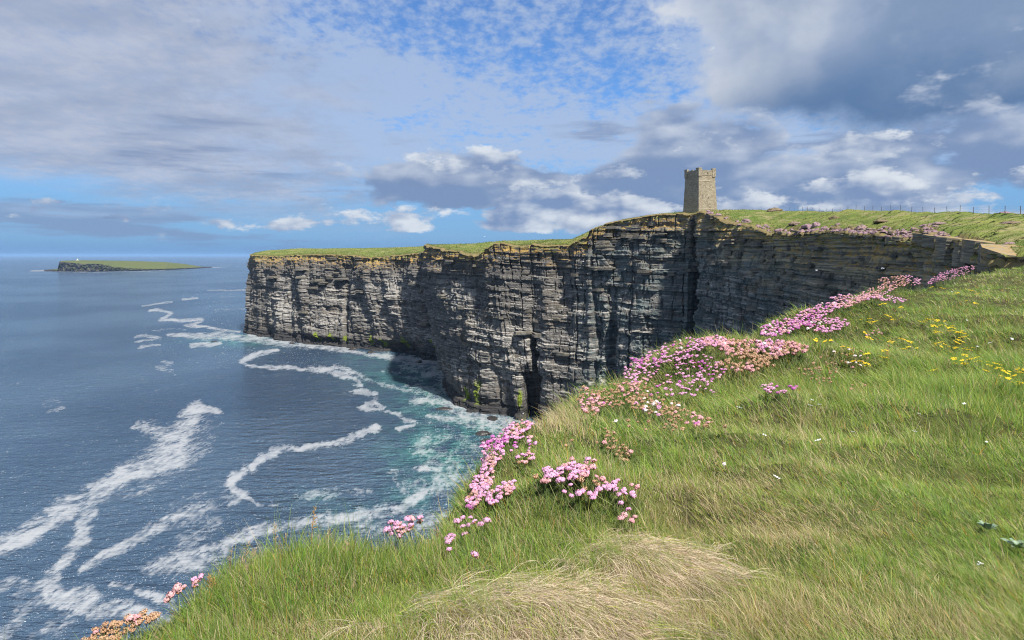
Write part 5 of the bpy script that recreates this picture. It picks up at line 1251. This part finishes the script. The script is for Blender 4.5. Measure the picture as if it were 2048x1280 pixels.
def thrift_mat():
    r = np.random.default_rng(91); V = []; Fc = []; off = 0; nu, nv = 9, 4
    cols = np.where((CPX > 1402) & (CPX < 1905) & (CV[:, 0, 1] > 70))[0]
    for k in range(330):
        c = int(cols[r.integers(0, len(cols))]); q = CPX[c]; den = .25 + .75 * float(sst(1560, 1620, q)) * float(sst(1890, 1840, q)) + .6 * float(sst(1404, 1410, q)) * float(sst(1450, 1440, q))
        if r.random() > den: continue
        row = int(np.clip(r.normal(7, 5), 2, 26)); x, y, z = PLX[c, row], PLY[c, row], PLZ[c, row]; s = y / F; w = r.uniform(2.5, 7) * s; h = r.uniform(2, 5.5) * s
        for a in range(nv):
            e = a / (nv - 1) * math.pi / 2
            for j in range(nu):
                t_ = 2 * math.pi * j / nu; m = 1 + .55 * (r.random() - .5); V.append((x + w * m * math.cos(t_) * math.cos(e), y + w * m * math.sin(t_) * math.cos(e), z + h * m * math.sin(e) - .2 * h))
        Fc += [(off + a * nu + j, off + a * nu + (j + 1) % nu, off + (a + 1) * nu + (j + 1) % nu, off + (a + 1) * nu + j) for a in range(nv - 1) for j in range(nu)]; off += nu * nv
    me = bpy.data.meshes.new('thrift_mat'); me.from_pydata(V, [], Fc); me.update(); me.materials.append(bpy.data.materials['far_thrift_cushion'])
    link('thrift_mat', me, kind='stuff', label='pinkish brown mat of thrift along the far cliff rim')
thrift_mat()

# ------------------------------------------------------------------ fallen boulders at the cliff foot
r_ = random.Random(41)
for i, (px, Y, lab) in enumerate([(520,574,'the far end of the cliff'),(585,531,'the first green weed patch'),(705,497,'the far cove, left of its mouth'),(742,482,'the far cove, at its left wall'),(838,438,'the far cove, in its middle'),(880,410,'the far cove, at its right end'),(912,321,'the corner of the near buttress'),(940,302,'the near buttress, right of its corner'),(985,288,'the near buttress, left of the cave'),(1030,278,'the mouth of the sea cave')]):
    mb = MB(); nu, nv = 11, 6; v = []
    for a in range(nv):
        e_ = a / (nv - 1) * math.pi / 2
        for k in range(nu):
            t_ = 2 * math.pi * k / nu; s = 1 + .5 * (float(hsh(k // 2, a // 2, 700 + i)) - .5); v.append((math.cos(t_) * math.cos(e_) * s, math.sin(t_) * math.cos(e_) * s * .8, math.sin(e_) * s * .8 - .2))
    mb.add(v, [(a * nu + k, a * nu + (k + 1) % nu, (a + 1) * nu + (k + 1) % nu, (a + 1) * nu + k) for a in range(nv - 1) for k in range(nu)])
    o = link('boulder', mb.mesh('boulder', WETROCK), label='wet black boulder in the surf by ' + lab, cat='boulder', group='fallen boulders along the cliff foot', loc=((px - 1024) / F * (Y - 5), Y - 5.0, 0))
    s = r_.uniform(1.6, 3.0); o.scale = (s * r_.uniform(.9, 1.5), s, s * r_.uniform(.6, .9)); o.rotation_euler = (0, 0, r_.uniform(0, 6))

# ------------------------------------------------------------------ seabirds
def bird(px, py, Y, span, rot, bank, lab, perched=False):
    e = link('seabird', None, label=lab, cat='bird', group='white seabirds on and before the cliff', loc=P(px, py, Y)); e.rotation_euler = (bank, 0, rot)
    mb = MB(); mb.tube([(0, -.22, 0), (0, -.17, .01), (0, -.05, 0), (0, .12, 0), (0, .24, .01), (0, .32, .0)], [.01, .05, .075, .07, .05, .012], 8); link('body', mb.mesh('body', mwht, True), e)
    for s in (-1, 1):
        mb = MB(); a = span / 2
        if perched: v = [(s * .07, .12, .05), (s * .09, -.05, .06), (s * .04, -.30, .02), (s * .09, -.1, -.02), (s * .085, .1, -.02)]; mb.prism(v, [(x + s * .012, y, z) for x, y, z in v])
        else:
            v = [(s * .05, .10, .03), (s * a * .5, .16, .14), (s * a, .0, .10), (s * a * .55, .02, .13), (s * .05, -.08, .03)]; mb.prism(v, [(x, y, z + .015) for x, y, z in v])
        link('wing', mb.mesh('wing', mgull), e)
mgull, t = new_mat('gull_grey'); t.surface(t.mix(t.noise(t.obj(), 8.0, 2), (.55, .56, .58), (.72, .72, .72)), .7)
for a in [(1633,541,150,1.2,.6,.2,'white seabird against the dark near wall, left of two'),(1766,537,112,1.1,1.2,-.2,'white seabird against the dark near wall, right of two'),(998,516,280,1.5,1.1,.3,'white seabird gliding past the cliff top left of the step'),(1166,523,255,1.4,.4,.4,'white seabird before the blue grey cliff band'),(905,590,300,1.5,.2,.3,'white seabird before the middle of the far buttress'),(1047,827,240,1.4,.9,.2,'white seabird low over the surf at the near cliff foot'),(969,473,330,1.5,.4,.3,'white seabird in the sky above the far cliff top')]: bird(*a)

# ------------------------------------------------------------------ sea air
def build_haze():
    mb = MB(); x, y0, y1, z0, z1 = 62000.0, -400.0, 60000.0, -6.0, 125.0
    mb.prism([(-x, y0, z0), (x, y0, z0), (x, y1, z0), (-x, y1, z0)], [(-x, y0, z1), (x, y0, z1), (x, y1, z1), (-x, y1, z1)])
    m = bpy.data.materials.new('sea_air'); m.use_nodes = True; t = T(m.node_tree)
    v = t.n('ShaderNodeVolumePrincipled'); v.inputs['Color'].default_value = (.36, .62, 1.0, 1); v.inputs['Density'].default_value = HAZE; v.inputs['Anisotropy'].default_value = 0.0
    o = t.n('ShaderNodeOutputMaterial'); t.link(v.outputs[0], o.inputs['Volume'])
    link('haze', mb.mesh('haze', m), kind='stuff', label='thin blue sea air')
HAZE = 0.000032
build_haze()
